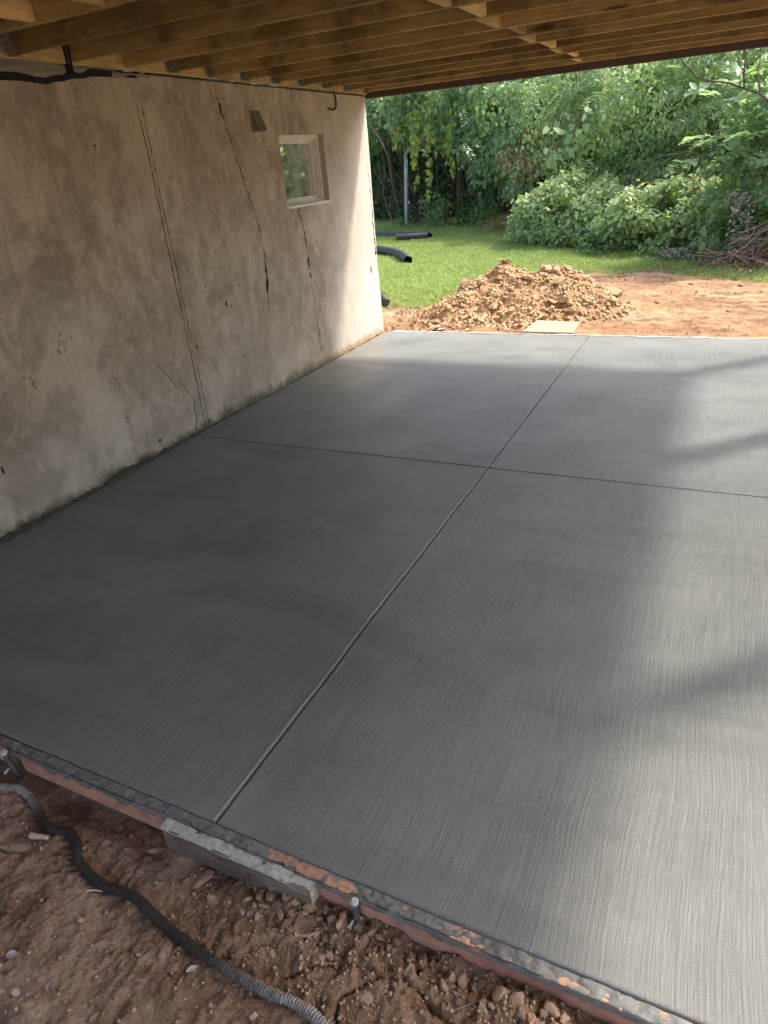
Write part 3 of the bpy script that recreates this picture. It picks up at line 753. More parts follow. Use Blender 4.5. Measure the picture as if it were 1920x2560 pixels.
MB().box(0.005, 0.045, jys[9] - 0.06, jys[9] - 0.045, -0.06, 0.10).build('strap', M['strap_and_shade'], deck)
MB().box(0.005, 0.045, jys[9] - 0.035, jys[9] - 0.022, -0.06, 0.10).build('strap', M['strap_and_shade'], deck)

# black strip stands in for the shadow gap at the wall head; grey membrane above
ya = np.arange(1.6, 3.86, 0.012)
lo = 2.280 + 0.066 * sstep(3.0, 3.75, ya) + 0.007 * fbm(ya * 9, ya * 0, octv=3, s=101) - 0.005
hi = np.minimum(lo + 0.042 + 0.008 * fbm(ya * 6, ya * 0, octv=3, s=102), 2.372)
def strip(name, m, ya, lo, hi, x_off, bulge, n=6, th=0.003, s=0):
    V = []
    for k in range(n):
        t = k / (n - 1)
        z = lo + (hi - lo) * t
        V.append(np.stack([XW + x_off + bulge * math.sin(math.pi * t) + 0.003 * fbm(ya * 8, t * 4 + ya * 0, octv=3, s=s), ya, z], -1))
    V = np.stack(V, 1).reshape(-1, 3); nv = len(V)
    V2 = V.copy(); V2[:, 0] -= th
    F = grid_faces(len(ya), n)
    return link(name, np_mesh(name, np.vstack([V, V2]), np.vstack([F, F[:, ::-1] + nv])), M[m], None, True)
tag(strip('shade_gap_strip', 'strap_and_shade', ya, lo, hi, 0.014, 0.003, s=103), 'black ragged-edged strip standing in for the shadow gap at the wall head', 'shadow strip')
yb2 = np.arange(1.6, 3.62, 0.02)
lo2 = np.interp(yb2, ya, hi) - 0.006
tag(strip('membrane', 'membrane', yb2, lo2, np.full_like(yb2, 2.374), 0.012, 0.012, s=104), 'wrinkled grey membrane tucked under the deck ledger board', 'membrane')
yc = np.arange(3.62, 3.95, 0.01)
tag(strip('mortar_smear', 'membrane', yc, 2.338 + 0.012 * fbm(yc * 14, yc * 0, octv=3, s=105), np.full_like(yc, 2.368) + 0.006 * fbm(yc * 20, yc * 0, octv=2, s=107), 0.012, 0.010, s=106), 'crumbly pale smear of mortar at the end of the shadow gap strip', 'mortar')
# black cable under the ledger, and its drooping tail
P = spline([(XW + 0.016, 3.9, 2.366), (XW + 0.015, 4.5, 2.364), (XW + 0.017, 5.3, 2.362), (XW + 0.016, 6.2, 2.360), (XW + 0.018, 6.9, 2.358), (XW + 0.03, 7.02, 2.35)], 60)
tag(MB().tube([tuple(p) for p in P], 0.0065, 6).build('cable', M['black'], None, True), 'black cable running along the top of the stucco wall', 'cable')
P = spline([(XW + 0.016, 6.37, 2.37), (XW + 0.02, 6.385, 2.31), (XW + 0.024, 6.37, 2.25), (XW + 0.024, 6.31, 2.222), (XW + 0.018, 6.235, 2.232)], 30)
tag(MB().tube([tuple(p) for p in P], 0.008, 6).build('cable', M['black'], None, True), 'short black cable end hanging in a hook above the window', 'cable')

# vent hood
vent = empty('vent_hood', (XW, 5.07, 2.115), 'small brown metal vent hood beside the window', 'vent')
mb = MB()
w, zt, zb, dp = 0.055, 0.070, -0.066, 0.062
A = [(-0.004, -w, zt), (-0.004, w, zt), (0.012, w, zt), (0.012, -w, zt), (dp, -w, zb), (dp, w, zb), (-0.004, w, zb), (-0.004, -w, zb)]
mb.add(A, [(0, 3, 2, 1), (3, 4, 5, 2), (0, 7, 4, 3), (1, 2, 5, 6)])
t = 0.002
Bv = [(x - (t if x > 0.005 else 0), y * 0.97, z - t) for x, y, z in A]
mb.add(Bv, [(0, 1, 2, 3), (3, 2, 5, 4), (0, 3, 4, 7), (1, 6, 5, 2)])
mb.add([A[4], A[5], Bv[5], Bv[4]], [(0, 1, 2, 3)]); mb.add([A[4], A[7], Bv[7], Bv[4]], [(0, 1, 2, 3)]); mb.add([A[5], A[6], Bv[6], Bv[5]], [(0, 1, 2, 3)])
mb.build('hood', M['hood'], vent)
MB().box(0.0, 0.006, -0.066, 0.066, -0.070, 0.078).build('flange', M['hood'], vent, bevel=0.002)
MB().box(0.010, 0.050, -0.048, 0.048, -0.060, -0.056).build('flap', M['galv'], vent)

# ================================================================== NEAR BED
def form_board(x0, x1, label):
    t = empty('form_board', ((x0 + x1) / 2, 0.907, -0.05), label, 'board')
    c = Vector(t.location)
    pk = MB().box(x0 - c.x, x1 - c.x, 0.888 - c.y, 0.9255 - c.y, -0.095 - c.z, -0.0105 - c.z).build('plank', M['form'], t, bevel=0.002)
    MB().box(x0 - c.x + .002, x1 - c.x - .002, 0.8895 - c.y, 0.924 - c.y, -0.0108 - c.z, -0.0075 - c.z).build('raw_top', M['formtop'], pk)
    return t
form_board(-2.025, -1.062, 'reddish form board between the rusty stake and the splice block')
form_board(-1.058, 1.32, 'long reddish form board along the slab edge with peeling concrete')
form_board(-3.4, -2.09, 'dark form board end beyond the rusty stake by the wall')

block = empty('splice_block', (-1.06, 0.868, -0.055), 'weathered offcut of lumber with cement-crusted top nailed over the form joint', 'lumber')
bx0, bx1, by0, by1, bz0, bz1 = -1.325, -0.79, 0.851, 0.8865, -0.105, -0.008
c = Vector(block.location)
ax = np.linspace(bx0, bx1, 60)
mb = MB().box(bx0 - c.x, bx1 - c.x, by0 - c.y, by1 - c.y, bz0 - c.z, bz1 - c.z)
bplank = mb.build('plank', M['scrap'], block, bevel=0.003)
ay3 = np.linspace(by0 - 0.0015, by1, 12)
X, Y = np.meshgrid(ax, ay3, indexing='ij')
Z = bz1 + 0.004 + 0.0035 * fbm(X * 25, Y * 40, octv=4, s=121) - 0.006 * sstep(by0 + 0.006, by0 - 0.001, Y) - 0.004 * sstep(-0.93, -0.86, X) * sstep(-0.3, 0.3, fbm(X * 30, Y * 30, octv=2, s=122))
link('cement_crust', np_mesh('cement_crust', np.stack([X - c.x, Y - c.y, Z - c.z], -1).reshape(-1, 3), grid_faces(60, 12)), M['cementdust'], bplank, True)
MB().add([(bx1 + 0.001 - c.x, by0 - c.y, bz0 - c.z), (bx1 + 0.001 - c.x, by1 - c.y, bz0 - c.z), (bx1 + 0.001 - c.x, by1 - c.y, bz1 - c.z), (bx1 + 0.001 - c.x, by0 - c.y, bz1 - c.z)], [(0, 1, 2, 3)]).build('cut_end', M['oldwood'], bplank)
for (px, pz) in ((-1.27, -0.03), (-1.10, -0.035), (-1.0, -0.05), (-0.95, -0.08)):
    MB().tube([(px - c.x, by0 + 0.002 - c.y, pz - c.z), (px - c.x, by0 - 0.006 - c.y, pz - c.z + 0.001)], [0.0035, 0.004], 6).build('nail', M['steel'], bplank)

def stake(x, label):
    t = empty('form_stake', (x, 0.873, -0.1), label, 'stake')
    MB().tube([(0.004, 0, -0.12), (0.002, 0, 0.0), (0, 0.002, 0.085), (0, 0.002, 0.096)], [0.009, 0.010, 0.010, 0.011], 9).build('rod', M['steel'], t, True)
    s = MB().tube([(0, 0.002, 0.090), (0, 0.002, 0.099), (0.001, 0.002, 0.104)], [0.0115, 0.0125, 0.007], 9).build('head', M['cementdust'], t)
    MB().tube([(-0.004, -0.010, 0.03), (-0.008, -0.030, 0.022)], [0.0035, 0.006], 6).build('nail', M['cementdust'], t)
    return t
stake(-0.665, 'steel form stake with crusted head against the long form board')
s2 = stake(-2.06, 'rusty form stake at the end of the short form board'); s2.rotation_euler = (0.05, -0.12, 0)

# corrugated conduit
hp = [(-2.25, 0.74), (-2.12, 0.78), (-2.04, 0.80), (-1.97, 0.825), (-1.885, 0.808), (-1.80, 0.77), (-1.735, 0.752), (-1.655, 0.765), (-1.605, 0.745), (-1.565, 0.712), (-1.49, 0.688), (-1.40, 0.678), (-1.30, 0.685), (-1.21, 0.668), (-1.11, 0.65), (-1.0, 0.638), (-0.90, 0.632), (-0.79, 0.632), (-0.71, 0.637), (-0.64, 0.628), (-0.57, 0.60), (-0.45, 0.52)]
P = spline([(a, b, 0) for a, b in hp], 420)
gz = ground_h(P[:, 0], P[:, 1]); gz = np.convolve(np.pad(gz, 20, 'edge'), np.ones(41) / 41, 'valid')
P[:, 2] = gz + 0.0135
seglen = np.concatenate([[0], np.cumsum(np.linalg.norm(np.diff(P, axis=0), axis=1))])
RP = 0.0080
L = seglen[-1]; nr = int(L / RP) * 4
sl = np.linspace(0, L, nr)
PP = np.stack([np.interp(sl, seglen, P[:, k]) for k in range(3)], -1)
ph = (np.arange(nr) % 4)
rad = 0.84 * np.where(ph == 0, 0.0128, np.where(ph == 2, 0.0178, 0.0160)) * (1 + 0.07 * vnoise(sl * 60, sl * 0, s=131))
PP[:, 0] += 0.0012 * vnoise(sl * 90, sl * 0, s=132); PP[:, 1] += 0.0012 * vnoise(sl * 90, sl * 0 + 4, s=133)
hose = MB().tube([tuple(p) for p in PP], list(rad), 12).build('conduit_hose', M['hose'], None, True)
tag(hose, 'dark ribbed flexible conduit snaking across the soil, dusted with cement', 'conduit')

# ---- stones and clods
def rock_mesh(seed, m, k=17, flat=0.75, rough=0):
    r = np.random.default_rng(seed)
    d = r.normal(size=(k, 3)); d /= np.linalg.norm(d, axis=1)[:, None]
    d *= (0.75 + 0.5 * r.random(k))[:, None]; d[:, 2] *= flat; d[:, 1] *= 0.85
    bm = bmesh.new()
    for p in d: bm.verts.new(p)
    bmesh.ops.convex_hull(bm, input=bm.verts)
    for v in [v for v in bm.verts if not v.link_faces]: bm.verts.remove(v)
    if rough:
        bmesh.ops.subdivide_edges(bm, edges=bm.edges[:], cuts=1, use_grid_fill=True)
        for v in bm.verts: v.co *= 1 + rough * r.uniform(-1, 1)
        bmesh.ops.triangulate(bm, faces=bm.faces[:])
    me = bpy.data.meshes.new('rock'); bm.to_mesh(me); bm.free()
    me.materials.append(m)
    return me
clod_meshes = [rock_mesh(200 + i, M['clod'], 13 + i, 0.75, 0.10) for i in range(7)]
stone_meshes = [rock_mesh(300 + i, M['dampclod'], 20 + i, 0.8, 0.11) for i in range(7)]

def stone(x, y, s, label, group=None, cat='stone', sink=0.25, name='stone', meshes=None, dz=0.0):
    me = random.choice(meshes or stone_meshes)
    o = link(name, me)
    z = float(ground_h(np.array([x]), np.array([y]))[0])
    sc = s * random.uniform(0.85, 1.1)
    o.scale = (sc * random.uniform(0.9, 1.3), sc * random.uniform(0.75, 1.0), sc * random.uniform(0.6, 0.9))
    o.location = (x, y, z + o.scale[2] * (0.7 - sink) + dz)
    o.rotation_euler = (random.uniform(-.3, .3), random.uniform(-.3, .3), random.uniform(0, 6.28))
    return tag(o, label, cat, group)
near_stones = [(-1.19, 0.80, 0.026), (-1.10, 0.79, 0.016), (-0.93, 0.835, 0.024), (-0.98, 0.815, 0.018), (-0.60, 0.865, 0.030), (-0.55, 0.845, 0.022), (-0.64, 0.83, 0.020), (-0.72, 0.83, 0.018),
               (-0.50, 0.82, 0.026), (-0.43, 0.855, 0.034), (-0.36, 0.86, 0.030), (-0.29, 0.865, 0.026), (-0.40, 0.82, 0.020), (-0.22, 0.85, 0.032), (-0.13, 0.86, 0.030), (-0.18, 0.81, 0.022), (-0.05, 0.85, 0.028), (-0.70, 0.79, 0.019), (-0.82, 0.82, 0.022), (-0.86, 0.79, 0.014), (-0.33, 0.80, 0.018), (-0.27, 0.81, 0.020)]
near_stones += [(random.uniform(-0.98, -0.02), 0.875 - abs(random.gauss(0, 0.045)), random.uniform(0.009, 0.019)) for i in range(130)]
for x, y, s in near_stones:
    s *= random.uniform(0.45, 0.95)
    stone(x + random.gauss(0, 0.015), y - abs(random.gauss(0, 0.012)), s, 'tan clod of clay lying against the long form board', 'clods along the long form board', 'clod', name='clod')
for i in range(34):
    x = random.uniform(-1.5, -0.15); y = random.uniform(0.40, 0.80)
    if abs(y - np.interp(x, [p[0] for p in hp], [p[1] for p in hp])) < 0.035: continue
    stone(x, y, random.uniform(0.006, 0.013), 'small clod on the bare soil around the conduit', 'small clods on the bare soil', 'clod', name='clod')
# big flat embedded stone pieces
stone(-0.56, 0.72, 0.032, 'broad clay lump half sunk in the soil between conduit and form board', None, 'clod', 0.9, 'clod')
stone(-1.16, 0.815, 0.030, 'angular tan rock under the splice block', None, 'stone', 0.4)

def scatter_rocks(name, P, S, m, parent=None, seed=0, k=9):
    base = rock_mesh(seed, m, k, 0.75)
    bv = np.array([v.co[:] for v in base.vertices]); bf = np.array([p.vertices[:] for p in base.polygons])
    n = len(P); r = np.random.default_rng(seed)
    q = r.normal(size=(n, 4)); q /= np.linalg.norm(q, axis=1)[:, None]
    w, x, y, z = q.T
    Rm = np.stack([1 - 2 * (y*y + z*z), 2 * (x*y - z*w), 2 * (x*z + y*w), 2 * (x*y + z*w), 1 - 2 * (x*x + z*z), 2 * (y*z - x*w), 2 * (x*z - y*w), 2 * (y*z + x*w), 1 - 2 * (x*x + y*y)], -1).reshape(n, 3, 3)
    V = np.einsum('nij,kj->nki', Rm, bv) * S[:, None, None] + P[:, None, :]
    F = bf[None] + (np.arange(n) * len(bv))[:, None, None]
    o = link(name, np_mesh(name, V.reshape(-1, 3), F.reshape(-1, 3)), m, parent)
    return o
n = 32000
x = rng.uniform(-2.3, 0.5, n); y = rng.uniform(0.25, 0.885, n)
pk = (0.10 + 0.9 * sstep(-1.3, -0.5, x) * sstep(0.5, 0.85, y)) * (0.4 + 0.9 * (vnoise(x * 7, y * 7, s=141) > 0)) > rng.random(n)
x, y = x[pk], y[pk]; S = 0.0013 + 0.0068 * rng.random(len(x))**4.5
z = ground_h(x, y) + S * 0.3
tag(scatter_rocks('soil_crumbs', np.stack([x, y, z], -1), S, M['dampclod'], None, 401), 'loose crumbs and grit on the bare soil before the slab', 'soil', None, 'stuff')

# dead leaves and twigs
def dead_leaf(x, y, s, rz, label, m='deadleaf', curl=0.25):
    n1, n2 = 9, 5
    V = []
    for i in range(n1):
        t = i / (n1 - 1); w = 0.30 * math.sin(math.pi * min(1, t * 1.02 + 0.02))**0.8 * (1 - 0.3 * t)
        for k in range(n2):
            u = k / (n2 - 1) * 2 - 1
            V.append(((t - 0.5) * s, u * w * s, s * (curl * u * u * 0.35 + 0.12 * math.sin(t * 5) * curl)))
    me = np_mesh('dead_leaf', V, grid_faces(n1, n2))
    o = link('dead_leaf', me, M[m], None, True)
    z = float(ground_h(np.array([x]), np.array([y]))[0])
    o.location = (x, y, z + 0.008); o.rotation_euler = (random.uniform(-.2, .2), random.uniform(-.2, .2), rz)
    return tag(o, label, 'leaf')
dead_leaf(-1.49, 0.43, 0.040, 0.4, 'pale dead leaf far from the slab, beyond the conduit bend', curl=0.4)
dead_leaf(-1.01, 0.60, 0.034, 0.9, 'oval bleached leaf just outside the conduit')
dead_leaf(-1.40, 0.37, 0.030, 0.1, 'small white dead leaf on dark soil')
dead_leaf(-1.34, 0.42, 0.026, 2.0, 'tiny curled dead leaf near two bleached leaves', curl=0.5)
dead_leaf(-1.36, 0.825, 0.040, 0.35, 'narrow pale leaf under the short form board', curl=0.15)
dead_leaf(-1.13, 0.40, 0.03, 2.4, 'faded brown leaf flattened on the bare soil', 'browndead')
def twig(x, y, l, rz, r, label, m='oldwood'):
    pts = [(-l / 2, 0, 0), (-l / 6, random.uniform(-.05, .05) * l, 0.002), (l / 5, random.uniform(-.05, .05) * l, 0.003), (l / 2, 0, 0.001)]
    o = MB().tube([tuple(p) for p in spline(pts, 10)], list(np.linspace(r, r * 0.6, 10)), 6).build('twig', M[m], None, True)
    z = float(ground_h(np.array([x]), np.array([y]))[0])
    o.location = (x, y, z + r * 0.9 + 0.003); o.rotation_euler = (0, random.uniform(-.05, .05), rz)
    return tag(o, label, 'twig')
M['whitestick'] = mat_simple('peeled_stick', (0.50, 0.44, 0.36), (0.68, 0.62, 0.53), 20, 0.8)
twig(-1.43, 0.655, 0.055, 0.35, 0.0032, 'short peeled white stick beside the conduit', 'whitestick')
twig(-1.735, 0.715, 0.065, 0.25, 0.011, 'chunk of bleached wood against the conduit bend')
twig(-0.78, 0.78, 0.07, 0.6, 0.006, 'pale splinter of wood lying among the clods')
twig(-0.80, 0.74, 0.06, 1.9, 0.0015, 'thin dark twig crossing the soil near the splice block', 'bark_pale')
twig(-1.52, 0.60, 0.06, 2.8, 0.0015, 'thin pale twig inside the conduit bend', 'bark_pale')
twig(-1.30, 0.52, 0.07, 0.5, 0.0015, 'thin grey twig on open soil', 'bark_pale')
twig(-0.32, 0.80, 0.09, 0.7, 0.002, 'curved twig resting on clods at the long board', 'bark_pale')

# ================================================================== FAR YARD
# pale strip along the far slab edge
ax = np.linspace(XW + 0.10, 1.4, 240)
prof = [(7.052, -0.10), (7.052, 0.003), (7.060, 0.007), (7.075, 0.006), (7.082, 0.0), (7.082, -0.10)]
V = np.stack([np.stack([ax, p[0] + 0.004 * fbm(ax * 3, ax * 0 + 0, octv=3, s=151), p[1] + 0 * ax + (0.003 * fbm(ax * 9, ax * 0 + k, octv=3, s=152) if p[1] > -0.05 else 0)], -1) for k, p in enumerate(prof)], 1)
edge_strip = link('edge_form', np_mesh('edge_form', V.reshape(-1, 3), grid_faces(240, len(prof))), M['white_form'])
tag(edge_strip, 'thin whitish form strip along the slab edge by the soil mound', 'form strip')

ply = MB().add([(-1.89, 7.10, 0), (-1.34, 7.085, 0), (-1.375, 7.57, 0), (-1.86, 7.63, 0)] + [(a, b, 0.016) for a, b in ((-1.89, 7.10), (-1.34, 7.085), (-1.375, 7.57), (-1.86, 7.63))],
                [(3, 2, 1, 0), (4, 5, 6, 7), (0, 1, 5, 4), (1, 2, 6, 5), (2, 3, 7, 6), (3, 0, 4, 7)]).build('plywood_sheet', M['plywood'], None, bevel=0.002)
ply.location = (0, 0, -0.022); ply.rotation_euler = (0.004, 0, 0)
tag(ply, 'pale offcut of plywood lying on clay beside the slab', 'plywood')

# ---- soil mound
mound = empty('soil_mound', (-2.3, 8.6, 0), 'heap of orange clay soil and clods on the edge of the lawn', 'soil mound')
mound['world_parts'] = 1
mx = np.arange(-4.0, -0.3, 0.022); my = np.arange(7.2, 10.6, 0.022)
X, Y = np.meshgrid(mx, my, indexing='ij')
H = mound_h(X, Y)
rough = 0.045 * fbm(X * 5, Y * 5, octv=5, s=161, gain=0.62) + 0.03 * np.abs(fbm(X * 11, Y * 11, octv=3, s=162))
G = ground_h(X, Y)
Z = G - 0.025 + H + rough * sstep(0.0, 0.12, H)
kp = H > 0.004
kf = kp[:-1, :-1] | kp[1:, 1:]
link('heap', np_mesh('heap', np.stack([X, Y, Z], -1).reshape(-1, 3), grid_faces(len(mx), len(my), kf)), M['soil'], mound, True)
def mound_z(x, y):
    H = mound_h(x, y)
    return ground_h(x, y) - 0.025 + H + (0.045 * fbm(x * 5, y * 5, octv=5, s=161, gain=0.62) + 0.03 * np.abs(fbm(x * 11, y * 11, octv=3, s=162))) * sstep(0, 0.12, H)
cand = []
while len(cand) < 285:
    x = random.uniform(-3.6, -0.9); y = random.uniform(7.4, 9.4)
    h = float(mound_h(np.array([x]), np.array([y]))[0])
    if h < 0.015 or random.random() > 0.25 + 1.6 * h: continue
    cand.append((x, y, 0.016 + 0.055 * random.random()**2.8))
cand += [(-2.05, 8.82, 0.10), (-1.93, 8.72, 0.085), (-2.65, 8.75, 0.075), (-1.80, 8.45, 0.085), (-2.95, 8.25, 0.085), (-2.3, 8.62, 0.08), (-2.22, 7.80, 0.06), (-3.3, 8.15, 0.05), (-1.55, 7.95, 0.055), (-2.48, 8.72, 0.07), (-2.85, 8.78, 0.06), (-3.35, 8.55, 0.06), (-1.72, 8.75, 0.06)]
cx = np.array([c[0] for c in cand]); cy = np.array([c[1] for c in cand]); cz = mound_z(cx, cy)
for (x, y, s), z in zip(cand, cz):
    o = link('clod', random.choice(clod_meshes), None, mound)
    o.location = (x, y, float(z) + s * 0.30)
    o.scale = (s * random.uniform(0.9, 1.3), s * random.uniform(0.8, 1.1), s * random.uniform(0.7, 1.05))
    o.rotation_euler = (random.uniform(-.6, .6), random.uniform(-.6, .6), random.uniform(0, 6.28))
n = 14000
x = rng.uniform(-3.8, -0.7, n); y = rng.uniform(7.25, 9.6, n); h = mound_h(x, y)
pk = (h > 0.004) & (rng.random(n) < 0.75)
x, y = x[pk], y[pk]; S = 0.005 + 0.030 * rng.random(len(x))**3
o = scatter_rocks('crumbs', np.stack([x, y, mound_z(x, y) + S * 0.3], -1), S, M['clod'], mound, 402); o['kind'] = 'stuff'
# crumbs, stones on the bare ground
n = 5200
x = rng.uniform(-3.6, 2.5, n); y = rng.uniform(7.1, 11.5, n)
pk = (y < lawn_edge(x)) & (mound_h(x, y) < 0.01) & (vnoise(x * 1.5, y * 3, s=171) + 0.5 * vnoise(x * 5, y * 7, s=172) > 0.15) & ~((x > -1.92) & (x < -1.3) & (y < 7.66))
x, y = x[pk], y[pk]; S = 0.004 + 0.014 * rng.random(len(x))**3
tag(scatter_rocks('clay_crumbs', np.stack([x, y, ground_h(x, y) + S * 0.25], -1), S, M['clod'], None, 403), 'scattered clay crumbs over the bare ground beyond the slab', 'soil', None, 'stuff')
stone(-1.28, 9.45, 0.12, 'single brown clod alone on the bare clay beside the mound', None, 'clod', 0.25, 'clod', clod_meshes)
for (x, y, s) in ((-1.0, 8.3, .05), (-0.7, 8.9, .045), (-0.2, 9.4, .04), (0.1, 8.5, .04), (-0.4, 10.2, .06), (0.2, 10.0, .05), (-3.3, 7.5, .05), (-3.05, 7.45, .06), (-3.2, 7.7, .045), (-2.9, 7.65, .04), (-3.45, 7.8, .05)):
    stone(x, y, s, 'loose clay clod lying on the bare clay ground', 'clods on the bare clay', 'clod', 0.3, 'clod', clod_meshes)
M['paleStone'] = mat_simple('pale_stone', (0.55, 0.50, 0.45), (0.75, 0.72, 0.68), 20, 0.85, 0.3)
ps = [rock_mesh(340 + i, M['paleStone'], 14, 0.55) for i in range(3)]
for (x, y, s) in ((-2.95, 7.42, .045), (-2.72, 7.32, .035), (-2.65, 7.5, .03), (-3.0, 7.75, .03), (-2.3, 7.22, .04), (-3.1, 7.3, .035)):
    stone(x, y, s, 'pale stone in the disturbed soil by the wall corner', 'pale stones by the wall corner', 'stone', 0.3, 'stone', ps)

# ---- leaves machinery
def unit(v): return v / np.maximum(np.linalg.norm(v, axis=-1, keepdims=True), 1e-9)
OVAL = (np.array([(0, 0, 0), (.28, .27, .05), (.68, .24, .04), (1, 0, -.08), (.68, -.24, .04), (.28, -.27, .05)]), np.array([(0, 1, 2, 3), (0, 3, 4, 5)]))
HEART = (np.array([(0, 0, 0), (.05, .36, .06), (.55, .36, .04), (1, 0, -.08), (.55, -.36, .04), (.05, -.36, .06)]), np.array([(0, 1, 2, 3), (0, 3, 4, 5)]))
LANCE = (np.array([(0, 0, 0), (.4, .15, .03), (1, 0, -.06), (.4, -.15, .03)]), np.array([(0, 1, 2, 3)]))
def leaves(name, P, T, N, S, shape, m, parent=None):
    T = unit(T); B = unit(np.cross(N, T)); N = np.cross(T, B)
    tv, tf = shape
    V = P[:, None] + S[:, None, None] * (tv[None, :, 0:1] * T[:, None] + tv[None, :, 1:2] * B[:, None] + tv[None, :, 2:3] * N[:, None])
    F = tf[None] + (np.arange(len(P)) * len(tv))[:, None, None]
    return link(name, np_mesh(name, V.reshape(-1, 3), F.reshape(-1, 4)), M[m] if isinstance(m, str) else m, parent)
def crown_pts(c, rad, n, lumps=60, lr=0.28, inner=0.55, zmin=None, seed=0, up=0.85, cut=None):
    r = np.random.default_rng(seed)
    c = np.array(c); rad = np.array(rad)
    d = unit(r.normal(size=(lumps, 3)))
    L = d * (inner + (1 - inner) * r.random((lumps, 1))**0.6)
    li = r.integers(0, lumps, n)
    sz = lr * (0.55 + 0.9 * r.random(lumps))
    off = unit(r.normal(size=(n, 3))) * (r.random((n, 1))**0.45)
    q = L[li] + off * sz[li][:, None]
    P = c + q * rad
    out = unit(q / rad + 0.6 * off)
    N = unit(0.45 * out + up * np.array([0, -0.25, 1]) + 0.5 * r.normal(size=(n, 3)))
    T = unit(np.cross(N, r.normal(size=(n, 3))) + np.array([0, 0, -0.45]))
    k = np.ones(n, bool)
    if zmin is not None: k &= P[:, 2] > zmin
    if cut is not None: k &= cut(P)
    return P[k], T[k], N[k]
def walk(p, d, length, steps, wob, r, grav=0.0):
    pts = [np.array(p, float)]; d = np.array(d, float)
    for i in range(steps):
        d = d + r.normal(size=3) * wob + np.array([0, 0, grav]); d /= np.linalg.norm(d)
        pts.append(pts[-1] + d * length / steps)
    return pts
def woody(mb, p, d, length, rad, depth, r, wob=0.16, kids=3, seg=6):
    pts = walk(p, d, length, 7, wob, r)
    mb.tube([tuple(q) for q in pts], list(np.linspace(rad, rad * 0.45, 8)), seg)
    tips = [pts[-1]]
    if depth:
        for k in range(kids):
            i = r.integers(3, 8); dd = np.array(d) + r.normal(size=3) * 0.65 + np.array([0, 0, 0.2])
            tips += woody(mb, pts[i], dd / np.linalg.norm(dd), length * r.uniform(0.45, 0.75), rad * 0.55, depth - 1, r, wob, kids, max(4, seg - 1))
    return tips

def plant(name, label, cat, base, crowns, m='leaf_vine', shape=OVAL, size=0.09, trunk=None, group=None, seed=0, bark='bark', cut=None, zmin=None):
    t = empty(name, base, label, cat, group); t['world_parts'] = 1
    r = np.random.default_rng(seed + 900)
    Ps, Ts, Ns = [], [], []
    for k, (c, rad, n, kw) in enumerate(crowns):
        p, tt, nn = crown_pts(c, rad, n, seed=seed * 31 + k, zmin=zmin, cut=cut, **kw)
        Ps.append(p); Ts.append(tt); Ns.append(nn)
    P, T, N = np.vstack(Ps), np.vstack(Ts), np.vstack(Ns)
    S = size * (0.55 + 0.75 * r.random(len(P)))
    leaves('crown', P, T, N, S, shape, m, t)
    mb = MB()
    for (p, d, ln, rd) in (trunk or []):
        woody(mb, p, unit(np.array(d, float)), ln, rd, 2, r)
    if trunk: mb.build('trunk', M[bark], t, True)
    return t, P, N

gh = lambda x, y: float(ground_h(np.array([x]), np.array([y]))[0])
L1 = dict(lumps=70, lr=0.30); L2 = dict(lumps=120, lr=0.22); L3 = dict(lumps=45, lr=0.34)

# vine-smothered trees behind the lawn
def drape(P):            # the curtain hangs clear of the ground on the pole side
    lim = np.interp(P[:, 0], [-12, -9.6, -8.4, -7.2, -6.6, -5.5, -4.9, -4.4, 0], [1.9, 2.3, 2.15, 1.9, 1.55, 1.0, 0.45, 0.05, 0.0])
    return P[:, 2] > lim + 0.22 * vnoise(P[:, 0] * 3, P[:, 1] * 2, s=181)
plant('vine_covered_tree', 'tree smothered in vines overhanging the bent metal pole', 'tree', (-7.6, 21.0, 0.05),
      [((-7.4, 20.2, 3.3), (2.4, 1.6, 1.5), 9500, L2), ((-9.6, 21.3, 3.4), (1.8, 1.5, 1.6), 6000, L2)], size=0.14, seed=1, cut=drape,
      trunk=[((-7.6, 21.0, 0), (0.1, 0, 1), 4.0, 0.09), ((-6.9, 20.6, 0), (-0.1, -0.1, 1), 3.4, 0.05)])
plant('vine_covered_tree', 'tall mound of dark vines between the pole tree and the flowering shrub', 'tree', (-5.0, 20.0, 0.05),
      [((-4.9, 19.2, 2.4), (2.3, 1.4, 2.1), 10500, L2), ((-5.3, 18.7, 1.9), (1.35, 0.9, 1.7), 4500, L1), ((-4.2, 17.8, 1.0), (0.9, 0.8, 1.2), 2400, L1)], size=0.135, seed=2, cut=drape,
      trunk=[((-5.0, 20.0, 0), (0, 0, 1), 3.5, 0.08)])
plant('vine_covered_tree', 'vine-hung tree behind the flowering shrub with dense small leaves', 'tree', (-2.2, 18.5, 0.05),
      [((-2.3, 17.6, 2.2), (2.0, 1.3, 2.1), 10000, L2), ((-1.0, 16.8, 1.6), (1.5, 1.2, 1.7), 5500, L2)], size=0.12, seed=3,
      trunk=[((-2.2, 18.5, 0), (0, 0, 1), 3.5, 0.08)])
t, P, N = plant('tree', 'open tree with dark branches and feathery leaves behind the brush pile', 'tree', (1.6, 16.5, 0.05),
      [((0.6, 16.6, 2.6), (1.9, 1.4, 2.0), 5200, L3), ((2.6, 16.0, 3.2), (1.8, 1.5, 2.2), 4500, L3)], size=0.085, seed=4,
      trunk=[((1.6, 16.5, 0), (-0.35, -0.15, 1), 3.6, 0.075), ((1.8, 16.3, 0), (0.25, 0, 1), 3.2, 0.06), ((1.0, 15.8, 0.2), (-0.5, -0.1, 0.8), 2.6, 0.04)])
